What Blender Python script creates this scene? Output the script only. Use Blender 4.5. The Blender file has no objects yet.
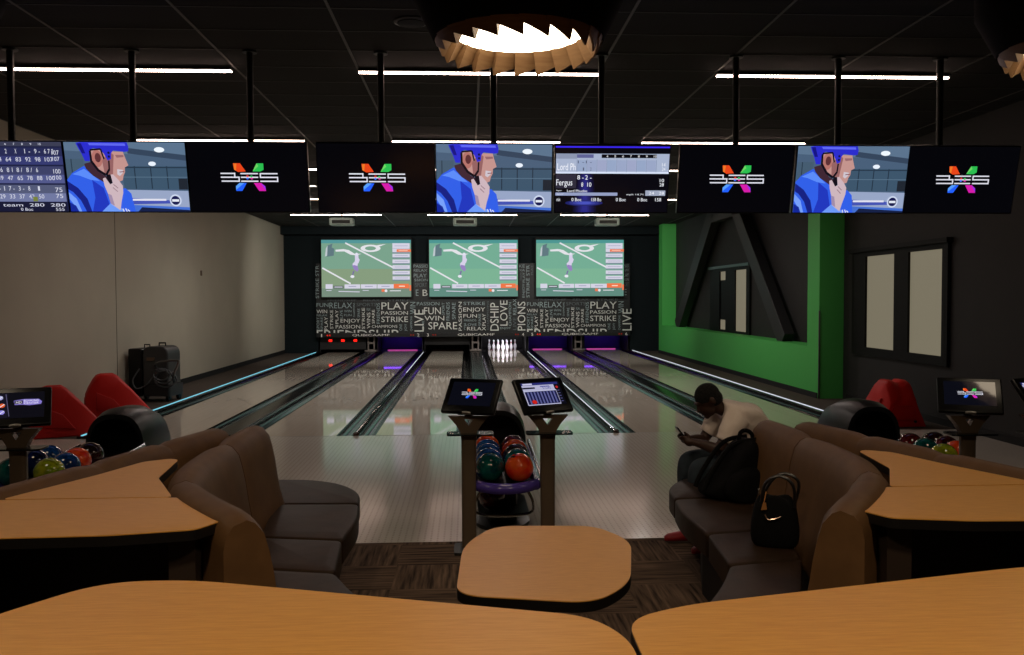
import bpy, bmesh, math, random
from mathutils import Vector, Matrix
random.seed(7)
PI = math.pi
COL = bpy.context.scene.collection
CH = 4.25      # ceiling height
CX = 0.25      # centre of the middle lane pair
PITCH = 3.54   # width of one lane pair

# ------------------------------------------------------------------ materials
def lin(c):
    c = c / 255.0
    return c / 12.92 if c <= 0.04045 else ((c + 0.055) / 1.055) ** 2.4
def rgb(r, g, b): return (lin(r), lin(g), lin(b), 1)
MATS = {}
def mat(name, col, rough=0.5, metal=0.0, spec=0.5, coat=0.0):
    if name in MATS: return MATS[name]
    m = bpy.data.materials.new(name); m.use_nodes = True
    b = m.node_tree.nodes['Principled BSDF']
    b.inputs['Base Color'].default_value = rgb(*col)
    b.inputs['Roughness'].default_value = rough
    b.inputs['Metallic'].default_value = metal
    b.inputs['Specular IOR Level'].default_value = spec
    b.inputs['Coat Weight'].default_value = coat
    MATS[name] = m
    return m
def emat(name, col, strength=1.0, rough=0.15, spec=0.5):
    if name in MATS: return MATS[name]
    m = mat(name, (3, 3, 3), rough, 0, spec)
    b = m.node_tree.nodes['Principled BSDF']
    b.inputs['Emission Color'].default_value = rgb(*col)
    b.inputs['Emission Strength'].default_value = strength
    return m
def nodes(m): return m.node_tree.nodes, m.node_tree.links, m.node_tree.nodes['Principled BSDF']
def noisy(name, c1, c2, scale=(1, 1, 1), nscale=5, rough=0.5, bump=0.0, detail=4, lo=.35, hi=.65, spec=.5, coat=0, rvar=0):
    m = mat(name, c1, rough, 0, spec, coat); N, L, b = nodes(m)
    tc = N.new('ShaderNodeTexCoord'); mp = N.new('ShaderNodeMapping'); mp.inputs['Scale'].default_value = scale
    no = N.new('ShaderNodeTexNoise'); no.inputs['Scale'].default_value = nscale; no.inputs['Detail'].default_value = detail
    cr = N.new('ShaderNodeValToRGB'); cr.color_ramp.elements[0].position = lo; cr.color_ramp.elements[1].position = hi
    cr.color_ramp.elements[0].color = rgb(*c1); cr.color_ramp.elements[1].color = rgb(*c2)
    L.new(tc.outputs['Object'], mp.inputs['Vector']); L.new(mp.outputs[0], no.inputs['Vector'])
    L.new(no.outputs['Fac'], cr.inputs['Fac']); L.new(cr.outputs['Color'], b.inputs['Base Color'])
    if bump:
        bp = N.new('ShaderNodeBump'); bp.inputs['Strength'].default_value = bump; bp.inputs['Distance'].default_value = .01
        L.new(no.outputs['Fac'], bp.inputs['Height']); L.new(bp.outputs[0], b.inputs['Normal'])
    return m

M_wood = noisy('maple_laminate', (226, 164, 76), (212, 148, 62), (2, 22, 2), 6, .42, lo=.3, hi=.7)
M_edge = mat('black_edge_band', (14, 12, 11), .4)
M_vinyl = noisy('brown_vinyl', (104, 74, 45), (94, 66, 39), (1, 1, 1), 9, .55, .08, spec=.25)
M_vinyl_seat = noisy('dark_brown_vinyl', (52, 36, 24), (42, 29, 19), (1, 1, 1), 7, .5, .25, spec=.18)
M_plinth = mat('plinth_black', (16, 13, 11), .6)
M_black = mat('black_plastic', (6, 6, 7), .3, 0, .3)
M_blackmat = mat('black_matte', (8, 8, 9), .8)
M_gloss = mat('hood_gloss_black', (13, 16, 19), .36, 0, .35)
M_bronze = mat('bronze_console', (104, 88, 72), .4, .35)
M_chrome = mat('chrome', (190, 190, 190), .18, 1)
M_steel = mat('grey_steel', (120, 122, 122), .35, .9)
M_darkwall = noisy('charcoal_paint', (33, 31, 31), (29, 28, 28), (1, 1, 1), 3, .7)
M_backwall = mat('dark_teal_wall', (14, 24, 27), .8, 0, .2)
M_leftwall = noisy('warm_grey_paint', (188, 180, 162), (178, 170, 153), (1, 1, 1), .6, .6)
M_green = mat('green_paint', (78, 186, 86), .55)
M_ceil = noisy('black_ceiling_tile', (17, 16, 15), (14, 13, 12), (1, 1, 1), 30, .9)
M_tee = mat('ceiling_tee', (74, 71, 68), .5)
M_lane = noisy('lane_synthetic_maple', (210, 200, 186), (202, 191, 176), (14, .25, 1), 3, .04, spec=.6)
M_red = mat('red_moulded_plastic', (196, 16, 5), .55, 0, .3)
M_gutter = mat('gutter_plastic', (8, 8, 9), .14, 0, .16)
M_cap = mat('capping_black', (12, 12, 13), .22, 0, .35)
M_catwalk = noisy('catwalk_carpet', (66, 54, 44), (56, 46, 38), (1, 1, 1), 60, .95)
M_pole = mat('pole_dark_teal', (24, 36, 36), .5)

def approach_mat():
    m = mat('approach_synthetic', (190, 180, 165), .13, 0, .6); N, L, b = nodes(m)
    tc = N.new('ShaderNodeTexCoord'); sx = N.new('ShaderNodeSeparateXYZ'); L.new(tc.outputs['Object'], sx.inputs[0])
    def stripe(axis, period, width):
        a = N.new('ShaderNodeMath'); a.operation = 'MULTIPLY'; a.inputs[1].default_value = 1 / period; L.new(sx.outputs[axis], a.inputs[0])
        f = N.new('ShaderNodeMath'); f.operation = 'FRACT'; L.new(a.outputs[0], f.inputs[0])
        g = N.new('ShaderNodeMath'); g.operation = 'LESS_THAN'; g.inputs[1].default_value = width; L.new(f.outputs[0], g.inputs[0]); return g
    g1 = stripe(0, .05, .28); g2 = stripe(1, .05, .5)
    mu = N.new('ShaderNodeMath'); mu.operation = 'MULTIPLY'; L.new(g1.outputs[0], mu.inputs[0]); L.new(g2.outputs[0], mu.inputs[1])
    mx = N.new('ShaderNodeMix'); mx.data_type = 'RGBA'
    mx.inputs['A'].default_value = rgb(212, 206, 196); mx.inputs['B'].default_value = rgb(184, 177, 165)
    L.new(mu.outputs[0], mx.inputs['Factor']); L.new(mx.outputs['Result'], b.inputs['Base Color'])
    return m
M_approach = approach_mat()

def carpet_mat():
    m = mat('plank_carpet', (40, 30, 24), .95, 0, .1); N, L, b = nodes(m)
    tc = N.new('ShaderNodeTexCoord'); 
    rot = N.new('ShaderNodeMapping'); rot.inputs['Rotation'].default_value = (0, 0, .0)
    L.new(tc.outputs['Object'], rot.inputs['Vector'])
    mp = N.new('ShaderNodeMapping'); mp.inputs['Scale'].default_value = (34, 2.2, 1); L.new(rot.outputs[0], mp.inputs['Vector'])
    n1 = N.new('ShaderNodeTexNoise'); n1.inputs['Scale'].default_value = 1; n1.inputs['Detail'].default_value = 3; L.new(mp.outputs[0], n1.inputs['Vector'])
    mp2 = N.new('ShaderNodeMapping'); mp2.inputs['Scale'].default_value = (2.2, 34, 1); L.new(rot.outputs[0], mp2.inputs['Vector'])
    n2 = N.new('ShaderNodeTexNoise'); n2.inputs['Scale'].default_value = 1; n2.inputs['Detail'].default_value = 3; L.new(mp2.outputs[0], n2.inputs['Vector'])
    ck = N.new('ShaderNodeTexChecker'); ck.inputs['Scale'].default_value = 2.0; L.new(rot.outputs[0], ck.inputs['Vector'])
    mx = N.new('ShaderNodeMix'); mx.data_type = 'FLOAT'
    L.new(ck.outputs['Fac'], mx.inputs['Factor']); L.new(n1.outputs['Fac'], mx.inputs['A']); L.new(n2.outputs['Fac'], mx.inputs['B'])
    cr = N.new('ShaderNodeValToRGB'); cr.color_ramp.elements[0].position = .32; cr.color_ramp.elements[0].color = rgb(52, 41, 34)
    cr.color_ramp.elements[1].position = .75; cr.color_ramp.elements[1].color = rgb(132, 108, 90)
    L.new(mx.outputs['Result'], cr.inputs['Fac']); L.new(cr.outputs['Color'], b.inputs['Base Color'])
    return m
M_carpet = carpet_mat()

# ------------------------------------------------------------------ mesh helpers
def B(): return bmesh.new()
def box(bm, x0, x1, y0, y1, z0, z1, mtx=None, mi=0):
    vs = [Vector((x, y, z)) for z in (z0, z1) for y in (y0, y1) for x in (x0, x1)]
    if mtx: vs = [mtx @ v for v in vs]
    v = [bm.verts.new(p) for p in vs]
    for f in ((0, 2, 3, 1), (4, 5, 7, 6), (0, 1, 5, 4), (2, 6, 7, 3), (0, 4, 6, 2), (1, 3, 7, 5)):
        bm.faces.new([v[i] for i in f]).material_index = mi
def prism(bm, poly, z0, z1, mtx=None, inset=0, z2=None):
    area = sum(poly[i][0] * poly[(i + 1) % len(poly)][1] - poly[(i + 1) % len(poly)][0] * poly[i][1] for i in range(len(poly)))
    if area < 0: poly = poly[::-1]
    T = (lambda p: mtx @ Vector(p)) if mtx else Vector
    n = len(poly)
    lo = [bm.verts.new(T((x, y, z0))) for x, y in poly]; hi = [bm.verts.new(T((x, y, z1))) for x, y in poly]
    bm.faces.new(lo[::-1])
    for i in range(n): bm.faces.new((lo[i], lo[(i + 1) % n], hi[(i + 1) % n], hi[i]))
    if inset:
        cx = sum(p[0] for p in poly) / n; cy = sum(p[1] for p in poly) / n
        inn = [bm.verts.new(T((x + (cx - x) * inset, y + (cy - y) * inset, z2))) for x, y in poly]
        for i in range(n): bm.faces.new((hi[i], hi[(i + 1) % n], inn[(i + 1) % n], inn[i]))
        bm.faces.new(inn)
    else: bm.faces.new(hi)
def rounded(poly, r, seg=5):
    out = []; n = len(poly)
    rs = r if isinstance(r, (list, tuple)) else [r] * n
    for i in range(n):
        p = Vector(poly[i]); a = Vector(poly[i - 1]) - p; b = Vector(poly[(i + 1) % n]) - p
        d = min(rs[i], a.length * .49, b.length * .49)
        if d < 1e-4: out.append(tuple(p)); continue
        s = p + a.normalized() * d; e = p + b.normalized() * d
        for k in range(seg + 1):
            t = k / seg; q = s * (1 - t) ** 2 + p * 2 * t * (1 - t) + e * t * t; out.append((q.x, q.y))
    return out
def loft(bm, rings, caps=True, closed=True):
    rr = [[bm.verts.new(Vector(p)) for p in r] for r in rings]; n = len(rr[0])
    for a, b in zip(rr, rr[1:]):
        for i in range(n if closed else n - 1):
            j = (i + 1) % n
            bm.faces.new((a[i], a[j], b[j], b[i]))
    if caps and closed:
        bm.faces.new(rr[0][::-1]); bm.faces.new(rr[-1])
def frame_of(d):
    d = d.normalized(); u = d.cross(Vector((0, 0, 1)))
    if u.length < 1e-3: u = Vector((1, 0, 0))
    u.normalize(); return u, u.cross(d).normalized()
def tube(bm, pts, r, seg=10, caps=True):
    pts = [Vector(p) for p in pts]; rings = []
    rs = r if isinstance(r, (list, tuple)) else [r] * len(pts)
    pu = None
    for i, p in enumerate(pts):
        d = (pts[min(i + 1, len(pts) - 1)] - pts[max(i - 1, 0)])
        d.normalize()
        if pu is None: u, v = frame_of(d)
        else:
            u = pu - d * pu.dot(d)
            if u.length < 1e-4: u, v = frame_of(d)
            u.normalize(); v = u.cross(d).normalized()
        pu = u
        rings.append([p + (u * math.cos(2 * PI * k / seg) + v * math.sin(2 * PI * k / seg)) * rs[i] for k in range(seg)])
    loft(bm, rings, caps)
def lathe(bm, prof, c=(0, 0, 0), seg=24, sx=1, sy=1, caps=True):
    rings = [[(c[0] + r * sx * math.cos(2 * PI * k / seg), c[1] + r * sy * math.sin(2 * PI * k / seg), c[2] + z) for k in range(seg)] for r, z in prof]
    loft(bm, rings, caps)
def smoothpath(pts, n=6):
    out = []; P = [Vector(p) for p in pts]
    for i in range(len(P) - 1):
        p0 = P[max(i - 1, 0)]; p1 = P[i]; p2 = P[i + 1]; p3 = P[min(i + 2, len(P) - 1)]
        for k in range(n):
            t = k / n
            out.append(.5 * ((2 * p1) + (p2 - p0) * t + (2 * p0 - 5 * p1 + 4 * p2 - p3) * t * t + (3 * p1 - p0 - 3 * p2 + p3) * t ** 3))
    out.append(P[-1]); return out
def obj(name, bm, m, parent=None, smooth=30, bevel=0, seg=2, sub=0, label=None):
    bmesh.ops.recalc_face_normals(bm, faces=bm.faces[:])
    me = bpy.data.meshes.new(name); bm.to_mesh(me); bm.free()
    for q in (m if isinstance(m, (list, tuple)) else [m]): me.materials.append(q)
    if smooth:
        me.shade_smooth()
        if smooth < 180: me.set_sharp_from_angle(angle=math.radians(smooth))
    o = bpy.data.objects.new(name, me); COL.objects.link(o)
    if parent: o.parent = parent
    if bevel:
        md = o.modifiers.new('bevel', 'BEVEL'); md.width = bevel; md.segments = seg; md.limit_method = 'ANGLE'; md.angle_limit = math.radians(40)
        me.shade_smooth()
    if sub:
        md = o.modifiers.new('sub', 'SUBSURF'); md.levels = sub; md.render_levels = sub
    if label: o['label'] = label
    return o
def thing(name, label, cat, loc=(0, 0, 0), rz=0, group=None):
    o = bpy.data.objects.new(name, None); COL.objects.link(o); o.empty_display_size = .1
    o.location = loc; o.rotation_euler = (0, 0, rz); o['label'] = label; o['category'] = cat
    if group: o['group'] = group
    return o
def tag(o, label, cat, group=None, kind=None):
    o['label'] = label; o['category'] = cat
    if group: o['group'] = group
    if kind: o['kind'] = kind
    return o
def struct(name, bm, m, **k):
    o = obj(name, bm, m, **k)
    if not k.get('parent'): o['kind'] = 'structure'
    return o
def dup(root, loc, rz=None, label=None):
    def cp(o, par):
        c = o.copy(); COL.objects.link(c)
        if par: c.parent = par
        for ch in o.children: cp(ch, c)
        return c
    r = cp(root, None); r.location = loc
    if rz is not None: r.rotation_euler = (0, 0, rz)
    if label: r['label'] = label
    return r

# ------------------------------------------------------------------ text + flat pictures
_tc = {}
def glyphs(s):
    if s in _tc: return _tc[s]
    cu = bpy.data.curves.new('t', 'FONT'); cu.body = s; cu.resolution_u = 3
    o = bpy.data.objects.new('t', cu); COL.objects.link(o)
    dg = bpy.context.evaluated_depsgraph_get(); dg.update()
    me = o.evaluated_get(dg).to_mesh()
    vs = [(v.co.x, v.co.y) for v in me.vertices]; fs = [tuple(p.vertices) for p in me.polygons]
    o.evaluated_get(dg).to_mesh_clear(); bpy.data.objects.remove(o); bpy.data.curves.remove(cu)
    x0 = min(v[0] for v in vs); x1 = max(v[0] for v in vs); y0 = min(v[1] for v in vs); y1 = max(v[1] for v in vs)
    _tc[s] = ([((x - x0) / (x1 - x0), (y - y0) / (y1 - y0)) for x, y in vs], fs)
    return _tc[s]
class Canvas:
    """flat picture on a panel: W x H metres in local x/z, drawn in source units of a box (px0,py0,px1,py1), y down"""
    def __init__(s, W, H, src, name, step=.0004, y=0, emis=1.0, rough=.15):
        s.rough = rough
        s.W, s.H, s.src, s.name, s.step, s.y, s.em = W, H, src, name, step, y, emis
        s.bm = bmesh.new(); s.mats = []; s.layer = 0
    def mi(s, c):
        if s.em > 0: m = emat('screen_%d_%d_%d_%g_%g' % (c + (s.em, s.rough)), c, s.em, s.rough, .5 if s.rough < .5 else .1)
        else: m = mat('print_%d_%d_%d' % c, c, .6)
        if m not in s.mats: s.mats.append(m)
        return s.mats.index(m)
    def map(s, x, y):
        a, b, c, d = s.src
        return ((x - a) / (c - a) - .5) * s.W, (.5 - (y - b) / (d - b)) * s.H
    def raw(s, pts, c):
        i = s.mi(c)
        v = [s.bm.verts.new((p[0], s.y - s.step * s.layer, p[1])) for p in pts]
        s.bm.faces.new(v).material_index = i
    def poly(s, pts, c, up=True):
        if up: s.layer += 1
        a, b, cc, d = s.src
        pts = [(min(max(x, a), cc), min(max(y, b), d)) for x, y in pts]
        q = [s.map(*p) for p in pts]
        ar = sum(q[i][0] * q[(i + 1) % len(q)][1] - q[(i + 1) % len(q)][0] * q[i][1] for i in range(len(q)))
        if ar < 0: q = q[::-1]
        s.raw(q, c)
    def rect(s, x0, y0, x1, y1, c, up=True): s.poly([(x0, y0), (x1, y0), (x1, y1), (x0, y1)], c, up)
    def ell(s, x, y, rx, ry, c, n=20): s.poly([(x + rx * math.cos(2 * PI * k / n), y + ry * math.sin(2 * PI * k / n)) for k in range(n)], c)
    def line(s, x0, y0, x1, y1, w, c, up=True):
        d = math.hypot(x1 - x0, y1 - y0) or 1; nx, ny = -(y1 - y0) / d * w / 2, (x1 - x0) / d * w / 2
        s.poly([(x0 + nx, y0 + ny), (x1 + nx, y1 + ny), (x1 - nx, y1 - ny), (x0 - nx, y0 - ny)], c, up)
    def text(s, t, x0, y0, x1, y1, c, rot=0, clip=None):
        s.layer += 1
        i = s.mi(c); vs, fs = glyphs(t); out = []
        for u, v in vs:
            if rot: px, py = x0 + (1 - v) * (x1 - x0), y1 - u * (y1 - y0)
            else: px, py = x0 + u * (x1 - x0), y1 - v * (y1 - y0)
            if clip: py = min(py, clip)
            q = s.map(px, py); out.append(s.bm.verts.new((q[0], s.y - s.step * s.layer, q[1])))
        for f in fs:
            try: s.bm.faces.new([out[k] for k in f]).material_index = i
            except ValueError: pass
    def build(s, parent, label=None):
        me = bpy.data.meshes.new(s.name); s.bm.normal_update(); s.bm.to_mesh(me); s.bm.free()
        for m in s.mats: me.materials.append(m)
        o = bpy.data.objects.new(s.name, me); COL.objects.link(o); o.parent = parent
        if label: o['label'] = label
        return o

# ------------------------------------------------------------------ room shell
XL, XR, YB, YF = -6.2, 6.8, 29.75, -4.0
b = B(); box(b, XL - .3, XR + .3, YF - .3, 6.57, -.12, 0); struct('floor', b, M_carpet)
b = B(); box(b, XL, XR, 6.57, 11.75, -.12, .0); struct('floor_approach', b, M_approach)
b = B(); box(b, XL - .3, XR + .3, 11.75, 33, -.3, -.13); struct('floor_lane_bed', b, M_blackmat)
b = B(); box(b, XL, -5.18, 11.75, YB, -.12, -.0); struct('floor_catwalk_left', b, M_catwalk)
b = B(); box(b, 5.75, XR, 11.75, YB, -.12, -.0); struct('floor_catwalk_right', b, M_catwalk)
b = B(); box(b, XL - .3, XR + .3, YF - .3, 33, CH, CH + .1); struct('ceiling', b, M_ceil)
b = B(); box(b, XL - .2, XL, YF, 33, 0, CH); struct('wall_left', b, M_leftwall)
b = B(); box(b, XL - .0, XL + .006, 15.68, 15.69, .1, CH); struct('trim_6', b, mat('panel_joint', (110, 106, 96), .8))
b = B(); box(b, XR, XR + .2, YF, 33, 0, CH); struct('wall_right', b, M_darkwall)
b = B(); box(b, XL, XR, YF - .2, YF, 0, CH); struct('wall_near', b, M_darkwall)
# far wall with the pit opening below
PX0, PX1 = CX - 1.5 * PITCH - .02, CX + 1.5 * PITCH + .02
b = B(); box(b, XL, PX0, YB, YB + .15, 0, CH); box(b, PX1, XR, YB, YB + .15, 0, CH); box(b, PX0, PX1, YB, YB + .15, 2.9, CH)
struct('wall_far', b, M_backwall)
b = B(); box(b, PX0 - .1, PX1 + .1, 32.6, 32.8, -.12, 3.0); struct('wall_pit', b, M_blackmat)
b = B(); box(b, XL, XL + .012, 11.8, YB, 0, .12); struct('baseboard_left', b, M_blackmat)
b = B(); box(b, XR - .012, XR, YF, 15.3, 0, .1); struct('baseboard_right', b, M_blackmat)

# green half wall in front of the dark wall
GX = 6.35
b = B()
box(b, GX, XR, 15.45, 28.7, .0, .93); box(b, GX, XR, 28.2, 28.7, .93, CH); box(b, GX, XR, 15.45, 16.0, .93, CH)
struct('wall_green', b, M_green, smooth=0)
b = B(); box(b, GX - .012, GX + .012, 15.435, 15.455, 0, 1.6); tag(struct('trim_7', b, M_steel), 'thin grey metal corner guard on the green wall end', 'trim')
b = B(); box(b, GX - .02, GX, 15.5, 28.7, 0, .1); struct('baseboard_green', b, M_blackmat)
M_brace = mat('brace_black', (30, 29, 30), .55)
def beam(bm, p0, p1, wy=.3, wx=.22):
    p0, p1 = Vector(p0), Vector(p1); d = (p1 - p0).normalized(); s = Vector((1, 0, 0)); t = d.cross(s).normalized()
    rings = []
    for p in (p0, p1): rings.append([p + s * wx / 2 + t * wy / 2, p + s * wx / 2 - t * wy / 2, p - s * wx / 2 - t * wy / 2, p - s * wx / 2 + t * wy / 2])
    loft(bm, rings)
b = B(); beam(b, (6.6, 26.9, .93), (6.6, 22.9, CH), .5); struct('trim_1', b, M_brace, bevel=.01)
b = B(); beam(b, (6.6, 17.7, .93), (6.6, 21.3, CH), .42); struct('trim_2', b, M_brace, bevel=.01)
b = B(); beam(b, (6.6, 20.6, 3.95), (6.6, 23.0, 3.95), .22); struct('trim_8', b, M_brace, bevel=.01)

# windows on the right wall
M_shade = emat('lit_roller_shade', (176, 166, 140), .42, .5, .3)
M_winframe = mat('window_frame_black', (8, 8, 8), .6, 0, .2)
M_winrail = mat('window_rail_teal', (60, 82, 80), .4)
def window(n, y0, y1, panes, lite):
    t = thing('window_%d' % n, 'x', 'window', (XR, (y0 + y1) / 2, 1.75)); t['kind'] = 'structure'
    t['label'] = 'black-framed window with lit beige panes on the charcoal wall' if n == 1 else 'narrow framed window seen inside the green wall opening'
    c = (y0 + y1) / 2
    b = B(); F = .07
    box(b, -.05, 0, y0 - c, y1 - c, -.9, -.76); box(b, -.05, 0, y0 - c, y1 - c, .78, .86)
    edges = sorted([y0, y1] + [p for q in panes for p in q])
    for a, d in zip(edges[::2], edges[1::2]):
        if d - a > .01: box(b, -.05, 0, a - c, d - c, -.76, .78)
    obj('window_frame', b, M_winframe, t, 0)
    b = B(); box(b, -.10, 0, y0 - c - .05, y1 - c + .05, .86, .93); obj('header_rail', b, M_winrail if n == 2 else M_winframe, t, 0)
    for (a, d) in panes:
        b = B(); box(b, -.012, -.006, a - c, d - c, -.76, .78); obj('pane', b, M_shade, t, 0)
    if lite:
        b = B(); box(b, -.02, -.013, lite[0] - c, lite[1] - c, -.5, .55); obj('dark_shade', b, M_winframe, t, 0)
window(1, 11.95, 15.0, [(12.1, 13.06), (13.5, 14.5)], None)
window(2, 20.6, 24.0, [(20.85, 21.75), (22.55, 23.1)], (22.5, 23.12))

# ceiling grid
b = B()
for x in [CX - .12 + 1.265 * k for k in range(-5, 6)]:
    if XL < x < XR: box(b, x - .012, x + .012, YF, YB, CH - .006, CH)
obj_ = struct('trim_3', b, M_tee, smooth=0)
M_tee2 = mat('ceiling_tee_faint', (40, 37, 35), .6)
b = B(); y = 3.0
while y < YB: box(b, XL, XR, y - .01, y + .01, CH - .004, CH); y += .62
struct('trim_4', b, M_tee2, smooth=0)
b = B(); box(b, XL, XR, YB - .5, YB, 3.98, CH); struct('trim_5', b, M_backwall, smooth=0)

# ------------------------------------------------------------------ ceiling light strips
M_led = emat('strip_diffuser', (255, 218, 200), 21.0, .5)
rows = [(9.27, 'nearest the screens'), (13.3, 'second row'), (16.2, 'third row'), (21.0, 'fourth row'), (24.95, 'row above the projectors')]
segs = [(-5.0, -2.43, 'left'), (-1.13, 1.41, 'middle'), (2.68, 5.2, 'right')]
prot = None
for (y, rn) in rows:
    for (x0, x1, sn) in segs:
        lab = 'slim white ceiling light strip, %s of three in the %s' % (sn, 'row ' + rn if not rn.startswith('row') and rn.startswith('near') else rn)
        if prot is None:
            prot = thing('light_strip', lab, 'ceiling light', ((x0 + x1) / 2, y, CH), 0, 'ceiling light strips')
            b = B(); box(b, -1.275, 1.275, -.05, .05, -.03, 0); obj('housing', b, M_black, prot, 0)
            b = B(); box(b, -1.27, 1.27, -.021, .021, -.042, -.03); obj('diffuser', b, M_led, prot, 0)
        else: dup(prot, ((x0 + x1) / 2, y, CH), label=lab)
# round ceiling speaker
t = thing('ceiling_speaker', 'round black ceiling speaker above the hanging screens', 'speaker', (-.48, 7.66, CH))
b = B(); lathe(b, [(.15, 0), (.15, -.012), (.13, -.018), (.0001, -.018)], seg=32); obj('rim', b, mat('speaker_rim', (40, 38, 37), .5), t)
b = B(); lathe(b, [(.12, -.018), (.12, -.024), (.0001, -.03)], seg=32); obj('grille', b, M_blackmat, t)

# ------------------------------------------------------------------ lanes
Y0, Y1 = 11.75, 30.95
def gut(bm, x0, x1, y0, y1):
    w = x1 - x0; n = 10; c = (x0 + x1) / 2; prof = [(x0, 0), (x0 + .012, 0)]
    for k in range(1, n): a = PI * k / n; prof.append((c - (w / 2 - .012) * math.cos(a), -.085 * math.sin(a)))
    prof += [(x1 - .012, 0), (x1, 0), (x1, -.11), (x0, -.11)]
    loft(bm, [[(x, y, z) for x, z in prof] for y in (y0, y1)])
names = ['first', 'second', 'third', 'fourth', 'fifth', 'sixth']
deco = ['ending in the pit with three red lamps', 'ending in a purple-lit pit beside the red-lamp pit', 'ending in the unlit pit', 'with the ten white pins at its end',
        'ending in a purple-lit pit right of the pins', 'nearest the green wall']
for i in range(6):
    pc = CX + (i // 2 - 1) * PITCH; cx = pc + (-.965 if i % 2 == 0 else .965)
    t = thing('bowling_lane', '%s polished bowling lane from the left, %s' % (names[i], deco[i]), 'bowling lane', (cx, Y0, 0), 0, 'bowling lanes')
    b = B(); box(b, -.54, .54, 0, Y1 - Y0, -.06, 0); obj('lane_surface', b, M_lane, t, 0)
    for s in (-1, 1):
        b = B(); x0, x1 = sorted((s * .541, s * .784)); gut(b, x0, x1, 0, Y1 - Y0); obj('gutter', b, M_gutter, t, 60)
    b = B(); box(b, -.54, .54, .0, .02, 0, .001); obj('foul_line', b, mat('foul_line', (120, 112, 100), .3), t, 0)
    b = B(); M_dot = mat('lane_marking', (70, 54, 40), .3)
    for k, x in enumerate((-.4, -.27, -.13, 0, .13, .27, .4)):
        yy = 4.7 - abs(x) * 2.0 
        prism(b, [(x - .025, yy - .15), (x + .025, yy - .15), (x, yy)], 0, .0012)
    for x in (-.42, -.36, -.3, -.24, -.18, .18, .24, .3, .36, .42): 
        prism(b, [(x + .01 * math.cos(a * PI / 4), 2.1 + .01 * math.sin(a * PI / 4)) for a in range(8)], 0, .0012)
    obj('aiming_marks', b, M_dot, t, 0)
M_led_cyan = emat('led_cyan', (120, 200, 220), 1.0, .4)
M_glow_white = emat('glow_white', (205, 210, 220), 1.0, .4)
M_capmetal = mat('capping_metal', (150, 155, 160), .12, 1)
# narrow dividers between neighbouring pairs
for k, s in ((-.5, 'left'), (.5, 'right')):
    x = CX + k * PITCH
    t = thing('lane_divider', 'narrow black divider with bright rail, %s of the middle pair of lanes' % s, 'lane divider', (x, Y0, 0), 0, 'lane dividers')
    b = B(); box(b, -.014, .014, 0, Y1 - Y0, -.11, .015); obj('capping', b, M_cap, t, 0)
    b = B(); box(b, -.02, .02, .12, Y1 - Y0 - 1.3, .015, .024); obj('bumper_rail', b, M_capmetal, t, 0, bevel=.004)
    b = B(); box(b, -.009, .009, 9.6 if k < 0 else .3, Y1 - Y0 - 1.35, .024, .028); obj('glow_line', b, M_glow_white, t, 0)  # on the left divider, the rail's far highlight is put in as emission
    b = B(); lathe(b, [(.04, 0), (.04, .03), (.02, .045), (.0001, .045)], (0, .04, 0), 16); obj('end_cap', b, mat('rail_end', (60, 32, 24), .3), t)
# wide return capping inside each pair
for k in range(3):
    x = CX + (k - 1) * PITCH
    t = thing('ball_return_capping', ['wide black ball track cover between the two left lanes', 'wide black ball track cover behind the middle ball return', 'wide black ball track cover between the two right lanes'][k],
              'ball track cover', (x, Y0, 0), 0, 'ball track covers')
    b = B(); pr = [(-.179, -.11), (-.179, .012), (-.15, .03), (-.05, .036), (.05, .036), (.15, .03), (.179, .012), (.179, -.11)]
    loft(b, [[(p[0], y, p[1]) for p in pr] for y in (0, 18.2)]); obj('cover', b, M_cap, t, 20)
    for s in (-1, 1):
        b = B(); box(b, s * .145 - .008, s * .145 + .008, 0, 17.6, .028, .038); obj('bumper_rail', b, M_steel, t, 0)
# outer edges with light lines
for s, x, m in ((-1, CX - 1.5 * PITCH + .015, M_led_cyan), (1, CX + 1.5 * PITCH - .015, M_glow_white)):
    t = thing('lane_edge_capping', 'black lane edge along the left wall with a glowing pale blue line' if s < 0 else 'black lane edge below the green wall with a glowing white line',
              'lane edge', (x, Y0, 0), 0, 'lane edges')
    x0, x1 = sorted((0, s * .15))
    b = B(); box(b, x0, x1, 0, 18.2, -.11, .03); obj('capping', b, M_cap, t, 0, bevel=.006)
    b = B(); box(b, s * .1 - .012, s * .1 + .012, 0.05, 17.9, .03, .042); obj('glow_line', b, m, t, 0)

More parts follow.
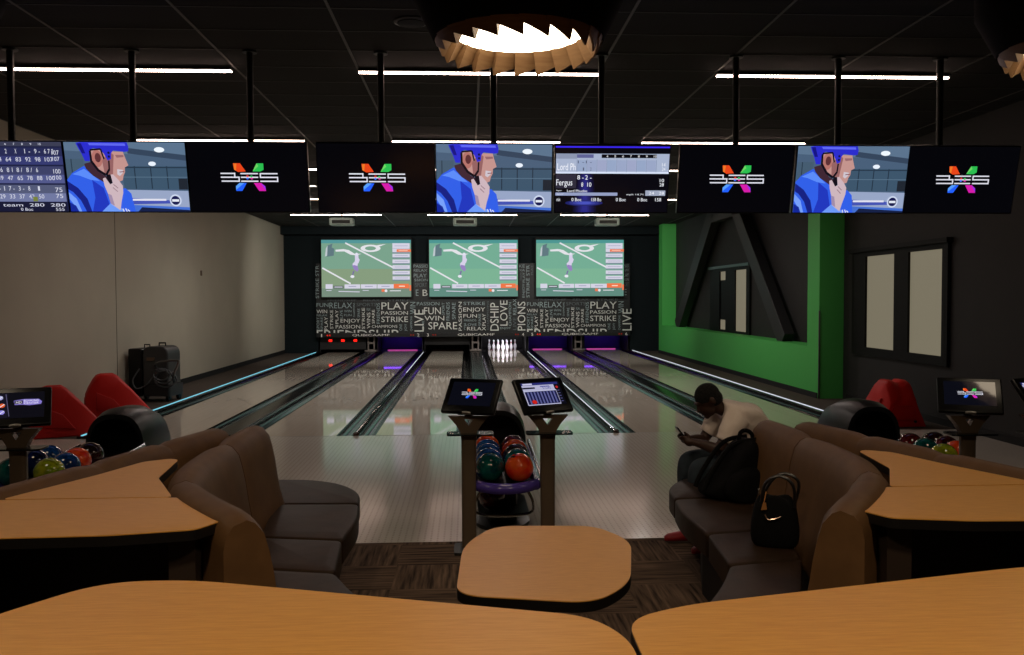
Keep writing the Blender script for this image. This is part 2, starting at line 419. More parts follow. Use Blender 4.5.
# ------------------------------------------------------------------ masking units, pits, pins
WHITE = (214, 218, 212); DIM = (140, 160, 162); FAINT = (88, 100, 104)
def word(cv, s, box_, c, rot=0, clip=None): cv.text(s, box_[0], box_[1], box_[2], box_[3], c, rot, clip)
A = [('STRIKE STR', 33, 78, 57, 315, DIM, 1), ('PLAY', 68, 80, 82, 150, FAINT, 1),
     ('FUN', 38, 350, 125, 378, DIM, 0), ('RELAX', 132, 347, 298, 388, DIM, 0), ('SPORTS', 330, 350, 475, 374, FAINT, 0), ('PLAY', 512, 347, 710, 398, WHITE, 0),
     ('WIN', 38, 398, 115, 424, WHITE, 0), ('PASSION', 510, 411, 706, 436, WHITE, 0), ('STRIKE', 510, 450, 706, 490, WHITE, 0), ('ENJOY', 212, 465, 355, 500, WHITE, 0),
     ('PASSION', 176, 509, 355, 535, WHITE, 0), ('CHAMPIONS', 440, 511, 628, 531, WHITE, 0), ('RELAX', 38, 432, 115, 445, DIM, 0), ('FRIENDSHIP', 38, 545, 635, 612, WHITE, 0),
     ('SPORT', 38, 452, 58, 545, DIM, 1), ('SPARE', 66, 452, 84, 545, DIM, 1), ('PLAY', 94, 450, 118, 545, WHITE, 1), ('STRIKE', 136, 400, 158, 538, WHITE, 1), ('PLAY', 174, 400, 196, 500, WHITE, 1),
     ('LIVE', 208, 400, 228, 460, DIM, 1), ('WIN', 238, 400, 292, 418, DIM, 0), ('FUN', 238, 430, 292, 446, DIM, 0), ('CHAMPIONS', 305, 350, 318, 452, DIM, 1), ('SPARE', 336, 390, 354, 455, DIM, 1),
     ('STRIKE', 368, 385, 390, 540, WHITE, 1), ('WINS', 404, 420, 430, 536, WHITE, 1), ('FUN', 404, 388, 430, 408, DIM, 0), ('SPARE', 442, 400, 462, 500, WHITE, 1), ('FRIENDS', 476, 350, 500, 500, DIM, 1),
     ('WIN', 722, 345, 762, 432, DIM, 1), ('CHAMPIONS', 722, 448, 738, 556, DIM, 1), ('LIVE', 754, 400, 822, 560, WHITE, 1), ('ONE', 642, 505, 662, 552, DIM, 1), ('JOY', 680, 502, 702, 556, DIM, 1),
     ('STRIKE', 560, 322, 720, 340, FAINT, 0), ('FRIENDSHIP', 120, 322, 330, 338, FAINT, 0), ('RELAX', 380, 322, 500, 338, FAINT, 0),
     ('PASSIO', 750, 73, 858, 96, DIM, 0), ('RELAX', 750, 106, 850, 124, DIM, 0), ('PLAY', 750, 140, 846, 166, DIM, 0), ('SSION', 755, 176, 855, 194, DIM, 0), ('SPORT', 760, 206, 848, 236, FAINT, 0),
     ('E', 765, 255, 785, 300, DIM, 0), ('B', 815, 255, 852, 300, WHITE, 0)]
Bm = [('PASSION', -25, 345, 140, 370, DIM, 0), ('FUN', 28, 385, 150, 435, WHITE, 0), ('WIN', 30, 446, 175, 480, WHITE, 0), ('SPARE', 58, 492, 270, 545, WHITE, 0), ('SPORT', 158, 350, 178, 440, DIM, 1),
      ('FRIENDS', 190, 348, 215, 480, DIM, 1), ('SPARE', 232, 350, 258, 472, DIM, 1), ('PASSION', 280, 345, 304, 555, WHITE, 1), ('STRIKE', 316, 345, 475, 369, DIM, 0), ('ENJOY', 314, 386, 475, 425, WHITE, 0),
      ('FUN', 315, 435, 415, 460, WHITE, 0), ('FRIENDS', 320, 472, 410, 488, DIM, 0), ('LOVE', 330, 502, 412, 520, DIM, 0), ('RELAX', 342, 528, 482, 553, WHITE, 0), ('WIN', 318, 502, 330, 552, DIM, 1),
      ('SPARE', 425, 432, 445, 520, DIM, 1), ('PLAY', 455, 432, 478, 520, WHITE, 1), ('CHAMPIONS', 488, 340, 502, 550, FAINT, 1), ('DSHIP', 512, 352, 575, 556, WHITE, 1), ('LOVE', 585, 335, 640, 520, WHITE, 1),
      ('ENJOY', 585, 530, 664, 550, DIM, 0), ('CHAMPION', 648, 350, 668, 522, DIM, 1), ('RELAX', 680, 322, 705, 442, DIM, 1), ('LIVE', 680, 460, 705, 552, FAINT, 1), ('PIONS', 714, 345, 772, 556, WHITE, 1),
      ('ENJOY', 750, 212, 772, 315, DIM, 1), ('KE', 726, 74, 768, 96, DIM, 0), ('XA', 726, 106, 768, 124, DIM, 0), ('CHAMP', 732, 132, 748, 190, FAINT, 1), ('PLAY', 752, 132, 770, 205, DIM, 1), ('ONE', 12, 480, 28, 550, DIM, 1)]
MW, MH = PITCH, 2.40
def maskunit(i):
    xc = CX - .03 + (i - 1) * PITCH
    lab = ['black masking panel of sport words over lanes 1 and 2, at the left', 'black masking panel of sport words over lanes 3 and 4, in the middle', 'black masking panel of sport words over lanes 5 and 6, at the right'][i]
    t = thing('masking_panel', lab, 'wall panel', (xc, 29.5, .545), 0, 'masking panels')
    b = B(); box(b, -MW / 2 + .003, MW / 2 - .003, 0, .05, 0, MH + .075); obj('panel', b, mat('mask_black', (12, 17, 18), .5), t, 0)
    if i == 1: src = (7, 65, 775, 582)
    else: src = (29, 65, 804, 582)
    cv = Canvas(MW, MH, src, 'lettering', step=.00005, y=-.002, emis=0)
    cv.src = src
    for (s, x0, y0, x1, y1, c, r) in (Bm if i == 1 else A):
        if i == 2 and x0 > 745 and s in ('PASSIO', 'RELAX', 'PLAY', 'SSION', 'SPORT', 'B'): x1 = min(x1, 800); x0 = 752
        if i == 2 and s == 'B': continue
        cv.text(s, x0, y0, x1, y1, c, r, 566 if s == 'FRIENDSHIP' and y1 > 600 else None)
    o = cv.build(t); o.location = (-.03, 0, MH / 2 + .075)
    # lower band with lane numbers
    b = B(); box(b, -MW / 2 + .003, MW / 2 - .003, -.03, -.004, 0, .125); obj('number_band', b, mat('band_black', (14, 17, 18), .4), t, 0)
    cv = Canvas(MW, .115, (0, 0, 775, 22), 'band_lettering', step=.00005, y=-.032, emis=0)
    W2 = (235, 235, 228)
    def stroke_logo(c):
        c.text('QUBICAAMF', 262, 3, 535, 19, W2)
    stroke_logo(cv)
    n = (i * 2 + 1, i * 2 + 2)
    cv.text(str(n[0]), 34, 1, 48 if n[0] > 1 else 42, 21, W2); cv.text(str(n[1]), 738, 1, 754, 21, W2)
    o = cv.build(t); o.location = (0, 0, .062)
    cr = Canvas(MW, .115, (0, 0, 775, 22), 'arrow_lamps', step=.0001, y=-.033, emis=1.0)
    for k in (0, 18):
        cr.poly([(72 + k, 10), (84 + k, 4), (84 + k, 17)], (225, 40, 25) if i != 1 else (120, 30, 22)); cr.poly([(700 + k, 10), (688 + k, 4), (688 + k, 17)], (120, 30, 22))
    o = cr.build(t); o.location = (0, 0, .062)
for i in range(3): maskunit(i)

M_purple = mat('uv_purple_cushion', (84, 60, 150), .7)
M_pitdark = mat('pit_dark', (20, 18, 18), .7)
M_uv = emat('uv_tube', (120, 62, 240), 3.8)
M_pink = emat('pink_led', (210, 80, 170), .7)
pit_kind = ['red', 'uv', 'dark', 'pins', 'uv', 'uv']
for i in range(6):
    pc = CX + (i // 2 - 1) * PITCH; cx = pc + (-.965 if i % 2 == 0 else .965); kd = pit_kind[i]
    lab = {'red': 'dark pinsetter pit with three red lamps, under the number 1', 'dark': 'unlit pinsetter pit under the number 3', 'pins': 'dark pinsetter pit behind the standing pins'}.get(kd, None) or \
        {1: 'purple glowing pinsetter pit under the number 2', 4: 'purple glowing pinsetter pit under the number 5', 5: 'purple glowing pinsetter pit under the number 6'}[i]
    t = thing('pinsetter_pit', lab, 'pinsetter', (cx, 31.0, 0), 0, 'pinsetter pits')
    w = .775
    for x0_ in (-w, w - .02):
        b = B(); box(b, x0_, x0_ + .02, -1.2, 1.4, .0, 1.3); obj('kickback', b, M_pitdark, t, 0)
    b = B(); box(b, -w + .02, w - .02, .3, .36, .02, .62); box(b, -w + .02, w - .02, -.02, .3, -.1, .02)
    obj('cushion', b, M_purple if kd == 'uv' else M_pitdark, t, 0, bevel=.02)
    b = B(); box(b, -w + .02, w - .02, -1.1, .9, .66, .72); obj('rack_deck', b, M_pitdark, t, 0)
    b = B(); box(b, -.52, .52, -.04, -.025, .0, .03); obj('tail_plank', b, M_pink if kd == 'uv' else mat('tail_dull', (110, 60, 60), .5), t, 0)
    if kd == 'uv':
        b = B(); tube(b, [(-.65, -.2, .6), (.65, -.2, .6)], .02, 8); obj('uv_tube', b, M_uv, t)
    if kd == 'red':
        b = B(); box(b, -w + .02, w - .02, -1.2, -1.15, .12, .66); obj('sweep_guard', b, M_pitdark, t, 0)
        for x in (-.42, 0, .42):
            b = B(); box(b, x - .06, x + .06, -1.22, -1.19, .38, .46); obj('red_lamp', b, emat('red_lamp', (255, 30, 20), 1.6), t, 0, bevel=.02)
    if kd == 'dark':
        b = B(); box(b, -w + .02, w - .02, -1.2, -1.15, .25, .66); obj('sweep_guard', b, M_pitdark, t, 0, bevel=.01)
for k in range(4):
    pass
M_kick = mat('kickback_bracket', (120, 112, 106), .45, .5)
for i in range(3):
    xc = CX + (i - 1) * PITCH
    t = thing('kickback_bracket', 'grey metal upright bracket between pits under the %s masking panel' % ['left', 'middle', 'right'][i], 'bracket', (xc, 29.75, 0), 0, 'kickback brackets')
    b = B()
    for s in (-.13, .07): box(b, s, s + .05, 0, .06, .036, .6)
    box(b, -.13, .12, .01, .05, .3, .36); box(b, -.13, .12, .01, .05, .036, .12)
    obj('upright', b, M_kick, t, 0)
    b = B(); box(b, -.2, .2, -.25, .0, .04, .1); obj('foot', b, M_kick, t, 0, bevel=.01)

# ten pins
M_pin = mat('pin_white', (235, 232, 235), .2)
PP = [(.0001, 0), (.026, 0), (.029, .006), (.036, .04), (.052, .085), (.0605, .115), (.059, .15), (.049, .19), (.033, .225), (.0245, .255), (.0235, .275), (.026, .30), (.0315, .335), (.0322, .35), (.028, .368), (.016, .379), (.0001, .381)]
pin0 = None
pinpos = [('head pin at the front', 0, 0), ('second row, left', 1, -.5), ('second row, right', 1, .5), ('third row, left', 2, -1), ('third row, centre', 2, 0), ('third row, right', 2, 1),
          ('back row, far left', 3, -1.5), ('back row, inner left', 3, -.5), ('back row, inner right', 3, .5), ('back row, far right', 3, 1.5)]
for nm, r, c in pinpos:
    loc = (CX + .95 + c * .3048, 29.98 + r * .264, 0)
    lab = 'white bowling pin of the rack on the fourth lane, ' + nm
    if pin0 is None:
        pin0 = thing('bowling_pin', lab, 'bowling pin', loc, 0, 'ten pins on the lane')
        b = B(); lathe(b, PP, seg=18); obj('body', b, M_pin, pin0, 180)
        b = B()
        for z in (.262, .285): lathe(b, [(.0235, z), (.0262, z), (.0262, z + .008), (.0235, z + .008)], seg=18)
        obj('neck_stripe', b, mat('pin_stripe', (180, 30, 40), .3), pin0)
    else: dup(pin0, loc, label=lab)
l = bpy.data.lights.new('pin_light', 'AREA'); l.energy = 14; l.size = 1.0; l.size_y = .15; l.shape = 'RECTANGLE'; l.color = (.9, .88, 1)
o = bpy.data.objects.new('pin_light', l); COL.objects.link(o); o.location = (CX + .965, 29.62, .53); o.rotation_euler = (math.radians(35), 0, 0)

# ------------------------------------------------------------------ projection screens + projectors
def football(t, W, H, left):
    G1, G2, T = ((122, 162, 140), (134, 156, 126), (84, 150, 152)) if left else ((116, 172, 148), (124, 178, 148), (78, 150, 146))
    cv = Canvas(W, H, (72, 55, 962, 615), 'screen_picture', step=.0008, y=-.012, rough=.9)
    cv.rect(72, 55, 962, 615, G2); cv.rect(72, 55, 962, 340, G1); cv.rect(72, 55, 962, 88, T); cv.rect(72, 530, 962, 615, (118, 140, 124) if left else (96, 138, 126))
    w = (226, 226, 232)
    cv.line(310, 85, 790, 330, 15, w); cv.line(80, 330, 360, 485, 15, w)
    cv.ell(560, 138, 100, 36, w); cv.ell(560, 138, 55, 20, G1); cv.poly([(620, 108), (715, 95), (650, 120)], w)
    cv.poly([(212, 152), (290, 145), (345, 155), (400, 190), (470, 192), (420, 208), (360, 200), (300, 168), (215, 170)], w)
    cv.poly([(135, 110), (185, 90), (175, 130), (200, 140), (195, 210), (130, 220), (118, 180)], (96, 120, 128)); cv.poly([(118, 140), (135, 110), (130, 210), (108, 218)], (190, 200, 205))
    P = (214, 208, 232)
    cv.poly([(405, 200), (440, 205), (440, 250), (430, 310), (390, 305), (405, 255)], P); cv.poly([(388, 300), (430, 310), (440, 350), (425, 368), (395, 345), (375, 300)], (150, 130, 190))
    cv.poly([(385, 360), (400, 362), (385, 405), (372, 405)], (120, 110, 160)); cv.ell(378, 415, 20, 14, (230, 230, 240)); cv.ell(422, 195, 14, 14, (225, 225, 240))
    cv.poly([(380, 290), (400, 270), (405, 285), (385, 310)], P); cv.poly([(436, 225), (452, 250), (440, 285), (430, 280)], P)
    wb = (212, 210, 226)
    for k, (a, c_) in enumerate(((88, 140), (142, 176), (192, 226), (248, 284), (304, 340), (360, 394), (414, 446))):
        cv.rect(778, a, 950, c_, wb); cv.rect(778, c_, 950, c_ + 12, (120, 140, 150), False)
        if k != 1: cv.line(800, (a + c_) / 2, 930, (a + c_) / 2, 5, (160, 160, 190))
    cv.rect(820, 148, 962, 174, (236, 122, 82)); cv.line(840, 161, 930, 161, 6, (250, 210, 190))
    cv.rect(112, 490, 182, 535, wb)
    for a, c_ in ((300, 455), (462, 620), (626, 788)): cv.rect(a, 492, c_, 533, wb); cv.line(a + 40, 512, c_ - 40, 512, 7, (150, 150, 180))
    cv.rect(190, 505, 290, 530, (90, 100, 100)); cv.line(200, 518, 280, 518, 8, wb)
    cv.rect(788, 488, 940, 532, (240, 118, 72)); cv.line(840, 511, 900, 511, 10, (252, 220, 200))
    cv.line(120, 552, 170, 552, 6, wb); cv.line(240, 560, 450, 566, 8, wb); cv.line(480, 552, 540, 552, 6, wb); cv.rect(668, 540, 698, 566, (236, 120, 80)); cv.ell(712, 556, 14, 14, w); cv.line(750, 556, 860, 556, 8, w)
    cv.rect(945, 500, 962, 555, (236, 120, 80))
    return cv.build(t)
SW, SH = 2.97, 1.90
for i, x in enumerate((-3.385, .195, 3.79)):
    t = thing('projection_screen', 'large projection screen showing a football game, %s of the three' % ['leftmost', 'middle', 'rightmost'][i], 'projection screen', (x, 29.33, 2.85), 0, 'projection screens')
    b = B(); box(b, -SW / 2 - .03, SW / 2 + .03, -.01, .03, -SH / 2 - .03, SH / 2 + .03); obj('screen_frame', b, M_blackmat, t, 0)
    o = football(t, SW, SH, i == 0)
    b = B(); box(b, -SW / 2 - .02, SW / 2 + .02, .03, .16, SH / 2 - .0, SH / 2 + .1); obj('case', b, M_blackmat, t, 0, bevel=.01)
pj = None
for i, x in enumerate((-3.134, -.065, 3.532)):
    lab = 'pale ceiling projector pointing at the %s screen' % ['left', 'middle', 'right'][i]
    if pj is None:
        pj = thing('projector', lab, 'projector', (x, 22, 3.76), 0, 'ceiling projectors')
        b = B(); prism(b, rounded([(-.3, -.2), (.3, -.2), (.3, .2), (-.3, .2)], .08), -.09, .09); obj('body', b, mat('projector_shell', (190, 224, 220), .4), pj, bevel=.03, seg=3)
        b = B(); tube(b, [(.14, .2, 0), (.14, .26, 0)], .06, 16); obj('lens', b, M_black, pj)
        b = B(); tube(b, [(0, 0, .08), (0, 0, CH - 3.765)], .022, 10); box(b, -.08, .08, -.08, .08, .085, .1); obj('ceiling_mount', b, M_black, pj)
        b = B(); box(b, -.22, .22, -.206, -.2, -.05, .03); obj('vent', b, mat('projector_vent', (50, 62, 62), .6), pj, 0)
    else: dup(pj, (x, 22, 3.76), label=lab)

# ------------------------------------------------------------------ hanging TVs
TW, TH_ = 1.125, .645
def pic_bes(t, W=TW, H=TH_, name='screen_picture', bg=(5, 5, 9), y=-.001, step=.0004):
    cv = Canvas(W, H, (-34, -43, 973, 537), name, step=step, y=y, rough=.15 if W > 1 else .05)
    cv.rect(-34, -43, 973, 537, bg)
    for pts, c, pts2, c2 in (([(345, 127), (405, 127), (450, 195), (385, 200), (352, 180)], (232, 70, 26), [(350, 130), (375, 128), (368, 190), (352, 180)], (240, 120, 40)),
                 ([(545, 127), (602, 127), (602, 180), (575, 195), (508, 195)], (44, 190, 80), [(545, 127), (560, 150), (508, 195)], (110, 215, 100)),
                 ([(358, 360), (358, 320), (390, 292), (452, 292), (410, 360)], (36, 96, 250), [(358, 320), (390, 292), (430, 292), (358, 350)], (90, 160, 250)),
                 ([(512, 292), (575, 292), (608, 320), (612, 360), (555, 360)], (214, 30, 170), [(570, 292), (608, 320), (612, 355)], (150, 50, 230))):
        cv.poly(pts, c); cv.poly(pts2, c2)
    w = (226, 226, 238); s = 10.5
    for (a, b_, c, d) in ((235, 212, 358, 212), (235, 244, 392, 244), (240, 277, 392, 277), (355, 206, 355, 250), (390, 238, 390, 283),
                          (404, 213, 553, 213), (406, 244, 553, 244), (406, 277, 553, 277),
                          (568, 213, 720, 213), (573, 208, 573, 249), (568, 244, 722, 244), (718, 238, 718, 283), (570, 277, 722, 277)):
        cv.line(a, b_, c, d, s, w)
    for x, y_, c in ((463, 233, (220, 50, 40)), (497, 236, (50, 190, 90)), (463, 254, (60, 110, 250)), (499, 254, (220, 50, 160))): cv.ell(x, y_, 10, 9, c, 8)
    return cv.build(t)
def pic_man(t):
    cv = Canvas(TW, TH_, (57, 70, 947, 572), 'screen_picture', y=-.001)
    cv.rect(57, 70, 947, 572, (74, 96, 122)); cv.poly([(57, 70), (947, 70), (947, 175), (57, 130)], (92, 116, 142)); cv.poly([(520, 110), (947, 160), (947, 200), (520, 150)], (54, 70, 92))
    cv.rect(470, 240, 947, 410, (62, 86, 108)); cv.rect(57, 190, 190, 330, (70, 92, 112))
    for x in (560, 680, 800): cv.line(x, 240, x, 405, 8, (38, 52, 68))
    cv.line(470, 320, 947, 320, 5, (90, 116, 138)); cv.line(470, 250, 947, 250, 9, (40, 56, 74)); cv.line(100, 190, 100, 300, 8, (44, 60, 76)); cv.rect(880, 330, 947, 410, (34, 40, 50))
    cv.ell(757, 122, 38, 19, (240, 248, 255)); cv.ell(695, 223, 28, 16, (236, 244, 255))
    cv.poly([(470, 412), (947, 420), (947, 572), (540, 572)], (152, 166, 198)); cv.poly([(440, 520), (947, 540), (947, 572), (470, 572)], (70, 112, 210)); cv.poly([(480, 470), (820, 490), (820, 512), (470, 520)], (70, 84, 180))
    cv.poly([(590, 540), (947, 560), (947, 572), (560, 572)], (24, 34, 70))
    # jersey
    cv.poly([(57, 340), (100, 290), (190, 240), (260, 300), (330, 350), (390, 420), (480, 400), (520, 440), (540, 572), (57, 572)], (50, 96, 232))
    cv.poly([(57, 350), (130, 400), (190, 480), (215, 572), (175, 572), (140, 490), (90, 430), (57, 410)], (24, 34, 130)); cv.poly([(57, 430), (110, 480), (140, 572), (120, 572), (57, 480)], (120, 160, 250)); cv.poly([(57, 505), (100, 530), (118, 572), (57, 572)], (20, 40, 150))
    cv.poly([(240, 340), (320, 400), (350, 520), (300, 572), (220, 572), (250, 470)], (34, 56, 190)); cv.poly([(100, 300), (190, 260), (300, 350), (230, 340), (150, 310)], (92, 140, 250))
    cv.poly([(290, 572), (360, 510), (440, 550), (460, 572)], (110, 156, 250))
    # neck and face
    cv.poly([(195, 225), (250, 210), (320, 300), (380, 330), (385, 380), (330, 360), (250, 310), (205, 260)], (64, 40, 52))
    cv.poly([(250, 120), (400, 135), (490, 138), (500, 175), (520, 235), (492, 250), (490, 285), (476, 310), (468, 342), (445, 352), (395, 322), (340, 300), (270, 240)], (196, 148, 142))
    cv.poly([(390, 135), (420, 160), (400, 300), (340, 300), (330, 200)], (150, 100, 100)); cv.poly([(430, 160), (490, 160), (492, 175), (440, 180)], (150, 104, 108)); cv.poly([(435, 262), (478, 268), (474, 290), (450, 312), (432, 300)], (206, 196, 206)); cv.line(450, 283, 486, 280, 6, (130, 70, 80))
    cv.ell(296, 186, 40, 62, (182, 116, 108)); cv.ell(302, 180, 22, 34, (96, 50, 54))
    # helmet and straps
    cv.poly([(150, 75), (180, 68), (525, 70), (535, 100), (530, 134), (500, 138), (420, 128), (402, 150), (398, 190), (372, 200), (348, 150), (325, 118), (270, 112), (245, 140), (240, 205), (205, 205), (185, 150), (165, 112)], (44, 46, 206))
    cv.poly([(240, 75), (510, 78), (515, 95), (250, 92)], (96, 104, 240)); cv.poly([(160, 80), (190, 78), (215, 150), (190, 150)], (24, 22, 130)); cv.ell(385, 145, 9, 9, (20, 20, 70)); cv.ell(385, 172, 9, 9, (20, 20, 70))
    k = (20, 16, 26)
    cv.line(250, 130, 252, 210, 16, k); cv.line(252, 205, 300, 275, 18, k); cv.line(300, 272, 350, 305, 18, k); cv.line(350, 305, 378, 265, 16, k); cv.line(378, 270, 382, 200, 12, k); cv.line(250, 125, 330, 118, 12, k); cv.line(330, 118, 348, 190, 12, k)
    cv.poly([(352, 300), (385, 300), (392, 360), (372, 372), (355, 340)], k)
    # hand
    cv.poly([(324, 330), (342, 322), (374, 372), (394, 362), (384, 302), (402, 300), (440, 342), (466, 382), (464, 432), (444, 500), (430, 562), (362, 512), (350, 440), (332, 385)], (206, 182, 190))
    cv.line(398, 372, 430, 400, 6, (150, 120, 130)); cv.line(392, 395, 424, 425, 6, (150, 120, 130)); cv.poly([(350, 440), (362, 512), (392, 528), (376, 450)], (160, 140, 170))
    cv.line(530, 484, 780, 484, 14, (226, 226, 240)); cv.ell(850, 488, 44, 44, (206, 216, 240), 24); cv.ell(850, 488, 33, 33, (22, 26, 80), 24); cv.rect(824, 480, 876, 497, (230, 234, 246))
    cv.line(450, 550, 458, 572, 7, (235, 240, 250)); cv.line(470, 548, 480, 572, 7, (235, 240, 250)); cv.line(486, 556, 500, 570, 7, (235, 240, 250))
    return cv.build(t)
def pic_score(t, kind):
    cv = Canvas(TW, TH_, (47, 57, 945, 585), 'screen_picture', y=-.001)
    if kind == 2:
        cv.rect(47, 57, 945, 585, (8, 8, 16)); cv.rect(47, 68, 945, 80, (60, 40, 235))
        for k in range(6): cv.poly([(225 + 12 * k, 285), (345 - 12 * k, 285), (380 - 14 * k, 585), (190 + 14 * k, 585)], (12 + 6 * k, 12 + 6 * k, 40 + 18 * k))
        for k in range(4): cv.ell(280, 512, 150 - 30 * k, 24 - 5 * k, (30 + 14 * k, 34 + 16 * k, 100 + 30 * k))
        cv.rect(52, 125, 942, 280, (168, 180, 206)); cv.rect(52, 125, 215, 165, (140, 150, 176)); cv.rect(215, 130, 345, 158, (96, 100, 150)); cv.rect(408, 130, 842, 158, (10, 10, 16))
        for k in range(8): cv.rect(220 + 78 * k, 175, 290 + 78 * k, 262, (150 + 4 * (k % 3), 166, 198)); 
        cv.rect(52, 265, 942, 280, (214, 224, 246))
        for k in range(9): cv.line(216 + 78 * k, 170, 216 + 78 * k, 268, 3, (110, 122, 158))
        for k, n in enumerate(('4', '5', '6', '7', '8', '9', '10')): cv.text(n, 444 + 62 * k, 136, 458 + 62 * k + (10 if n == '10' else 0), 153, (236, 236, 240))
        w = (240, 242, 250)
        cv.text('Lord Ph', 62, 200, 205, 255, w); cv.text('1 -', 222, 178, 270, 200, (50, 54, 80)); cv.text('1 -', 285, 178, 330, 200, (50, 54, 80)); cv.text('1', 262, 232, 272, 256, (90, 96, 120)); cv.text('2', 318, 232, 330, 256, (90, 96, 120))
        cv.text('14', 885, 195, 912, 222, (235, 238, 245)); cv.text('24', 885, 230, 912, 256, (235, 238, 245))
        cv.rect(52, 285, 212, 395, (46, 44, 60)); cv.text('Fergus', 56, 325, 182, 388, w); cv.text('8 -', 220, 292, 270, 326, w); cv.text('2 -', 282, 292, 332, 326, w); cv.text('8', 252, 348, 268, 382, w); cv.text('10', 300, 348, 332, 382, w)
        cv.text('10', 872, 318, 906, 345, w); cv.text('28', 872, 352, 906, 378, w)
        cv.text('Player', 58, 408, 100, 420, w); cv.text('Lord Phucko', 142, 405, 300, 424, w); cv.rect(50, 428, 540, 452, (150, 160, 196)); cv.text('Speed', 62, 433, 112, 447, (220, 224, 240)); cv.text('mph 14.71', 612, 436, 745, 452, w)
        cv.rect(762, 410, 920, 452, (160, 168, 190)); cv.text('24   28', 790, 420, 910, 442, w)
        for x, s in ((60, 'min'), (178, '0 Boc'), (335, '158 Bo'), (530, '0 Boc'), (700, '0 Boc'), (842, '158')): cv.text(s, x, 470, x + (28 if s == 'min' else 78 if len(s) > 3 else 48), 496, w)
    else:
        cv.rect(47, 57, 945, 585, (30, 34, 66)); cv.rect(47, 57, 945, 90, (60, 62, 84))
        w = (214, 216, 232)
        for k in range(10): cv.text(str(k + 1), 220 + 62 * k, 66, 232 + 62 * k + (8 if k == 9 else 0), 82, w)
        rows_ = [(100, ('9', '/', '8 1', 'X', '2', 'X', '1 -', '9 -', '6 7 2'), ('12', '28', '36', '44', '64', '83', '92', '98', '107'), '107', (40, 44, 84)),
                 (240, ('7', '2', '9 /', '- 6', '8 1', '8 /', '8 /', '6'), ('9', '18', '28', '39', '47', '65', '78', '88', '100'), '100', (62, 66, 104)),
                 (380, ('6', '-', '1 1', '- 1', '7 -', '3 -', '8', '1'), ('6', '15', '22', '29', '33', '37', '42', '50'), '75', (84, 90, 120))]
        for y0, a, b_, tot, c in rows_:
            cv.rect(47, y0, 945, y0 + 128, c); cv.rect(47, y0 + 64, 945, y0 + 128, tuple(int(v * 1.35) for v in c))
            for k, s in enumerate(a): cv.text(s, 240 + 72 * k, y0 + 10, 240 + 72 * k + 14 * len(s), y0 + 44, w)
            for k, s in enumerate(b_): cv.text(s, 240 + 72 * k, y0 + 72, 240 + 72 * k + 20 * len(s), y0 + 104, w)
            cv.text(tot, 872, y0 + 20, 925, y0 + 54, w); cv.text(tot, 872, y0 + 68, 925, y0 + 100, w)
            cv.text('Player', 62, y0 + 40, 190, y0 + 84, w)
        cv.rect(700, 470, 735, 505, (120, 130, 60)); cv.rect(47, 508, 945, 585, (24, 26, 52)); cv.rect(47, 510, 330, 540, (12, 12, 20))
        cv.text('team  280  280', 470, 520, 935, 545, w)
        for x in (250, 600): cv.text('0 Boc', x, 555, x + 90, 578, w)
        cv.text('555', 860, 555, 925, 578, w)
    return cv.build(t)
TILT = math.radians(13)
tvx = [(-4.33, -4.36, 's1'), (-3.20, -3.22, 'man'), (-2.075, -2.1, 'bes'), (-.87, -.84, 'bes'), (.258, .26, 'man'), (1.40, 1.33, 's2'), (2.615, 2.68, 'bes'), (3.765, 3.72, 'man'), (4.88, 4.77, 'bes')]
tvl = ['hanging screen with a bowling score sheet, at the left edge of the row', 'hanging screen of a man in a blue helmet, leftmost of its kind', 'hanging screen with a small coloured X logo, leftmost of its kind',
       'hanging screen with a small coloured X logo, left of the middle helmet picture', 'hanging screen of a man in a blue helmet, middle of its kind', 'hanging screen with a score sheet naming Fergus',
       'hanging screen with a small coloured X logo, right of the Fergus score sheet', 'hanging screen of a man in a blue helmet, rightmost of its kind', 'hanging screen with a small coloured X logo, last at the right end of the row']
pics = {}
for (x, px, kd), lab in zip(tvx, tvl):
    t = thing('hanging_television', lab, 'television', (x, 8.42, 3.0), 0, 'televisions hanging in a row')
    if 'body' not in pics:
        b = B(); box(b, -TW / 2, TW / 2, 0, .055, -TH_ / 2 - .012, TH_ / 2 + .012)
        o = obj('casing', b, M_black, t, 0, bevel=.004); pics['body'] = o; o.rotation_euler = (TILT, 0, 0)
    else:
        o = pics['body'].copy(); COL.objects.link(o); o.parent = t
    if kd in pics: o = pics[kd].copy(); COL.objects.link(o); o.parent = t
    else:
        o = {'bes': pic_bes, 'man': pic_man, 's1': lambda q: pic_score(q, 1), 's2': lambda q: pic_score(q, 2)}[kd](t); pics[kd] = o
        o.rotation_euler = (TILT, 0, 0)
    o.scale = (.985, 1, 1)
    q = px - x
    b = B(); tube(b, [(q, .21, -.12), (q, .21, CH - 3.0)], .032, 12); obj('ceiling_pole', b, M_pole, t)
    b = B(); lathe(b, [(.07, 0), (.07, -.02), (.0001, -.02)], (q, .21, CH - 3.0), 16); obj('ceiling_flange', b, M_pole, t)
    b = B(); box(b, q - .1, q + .1, .07, .19, -.14, .12); obj('mount', b, M_black, t, 0)

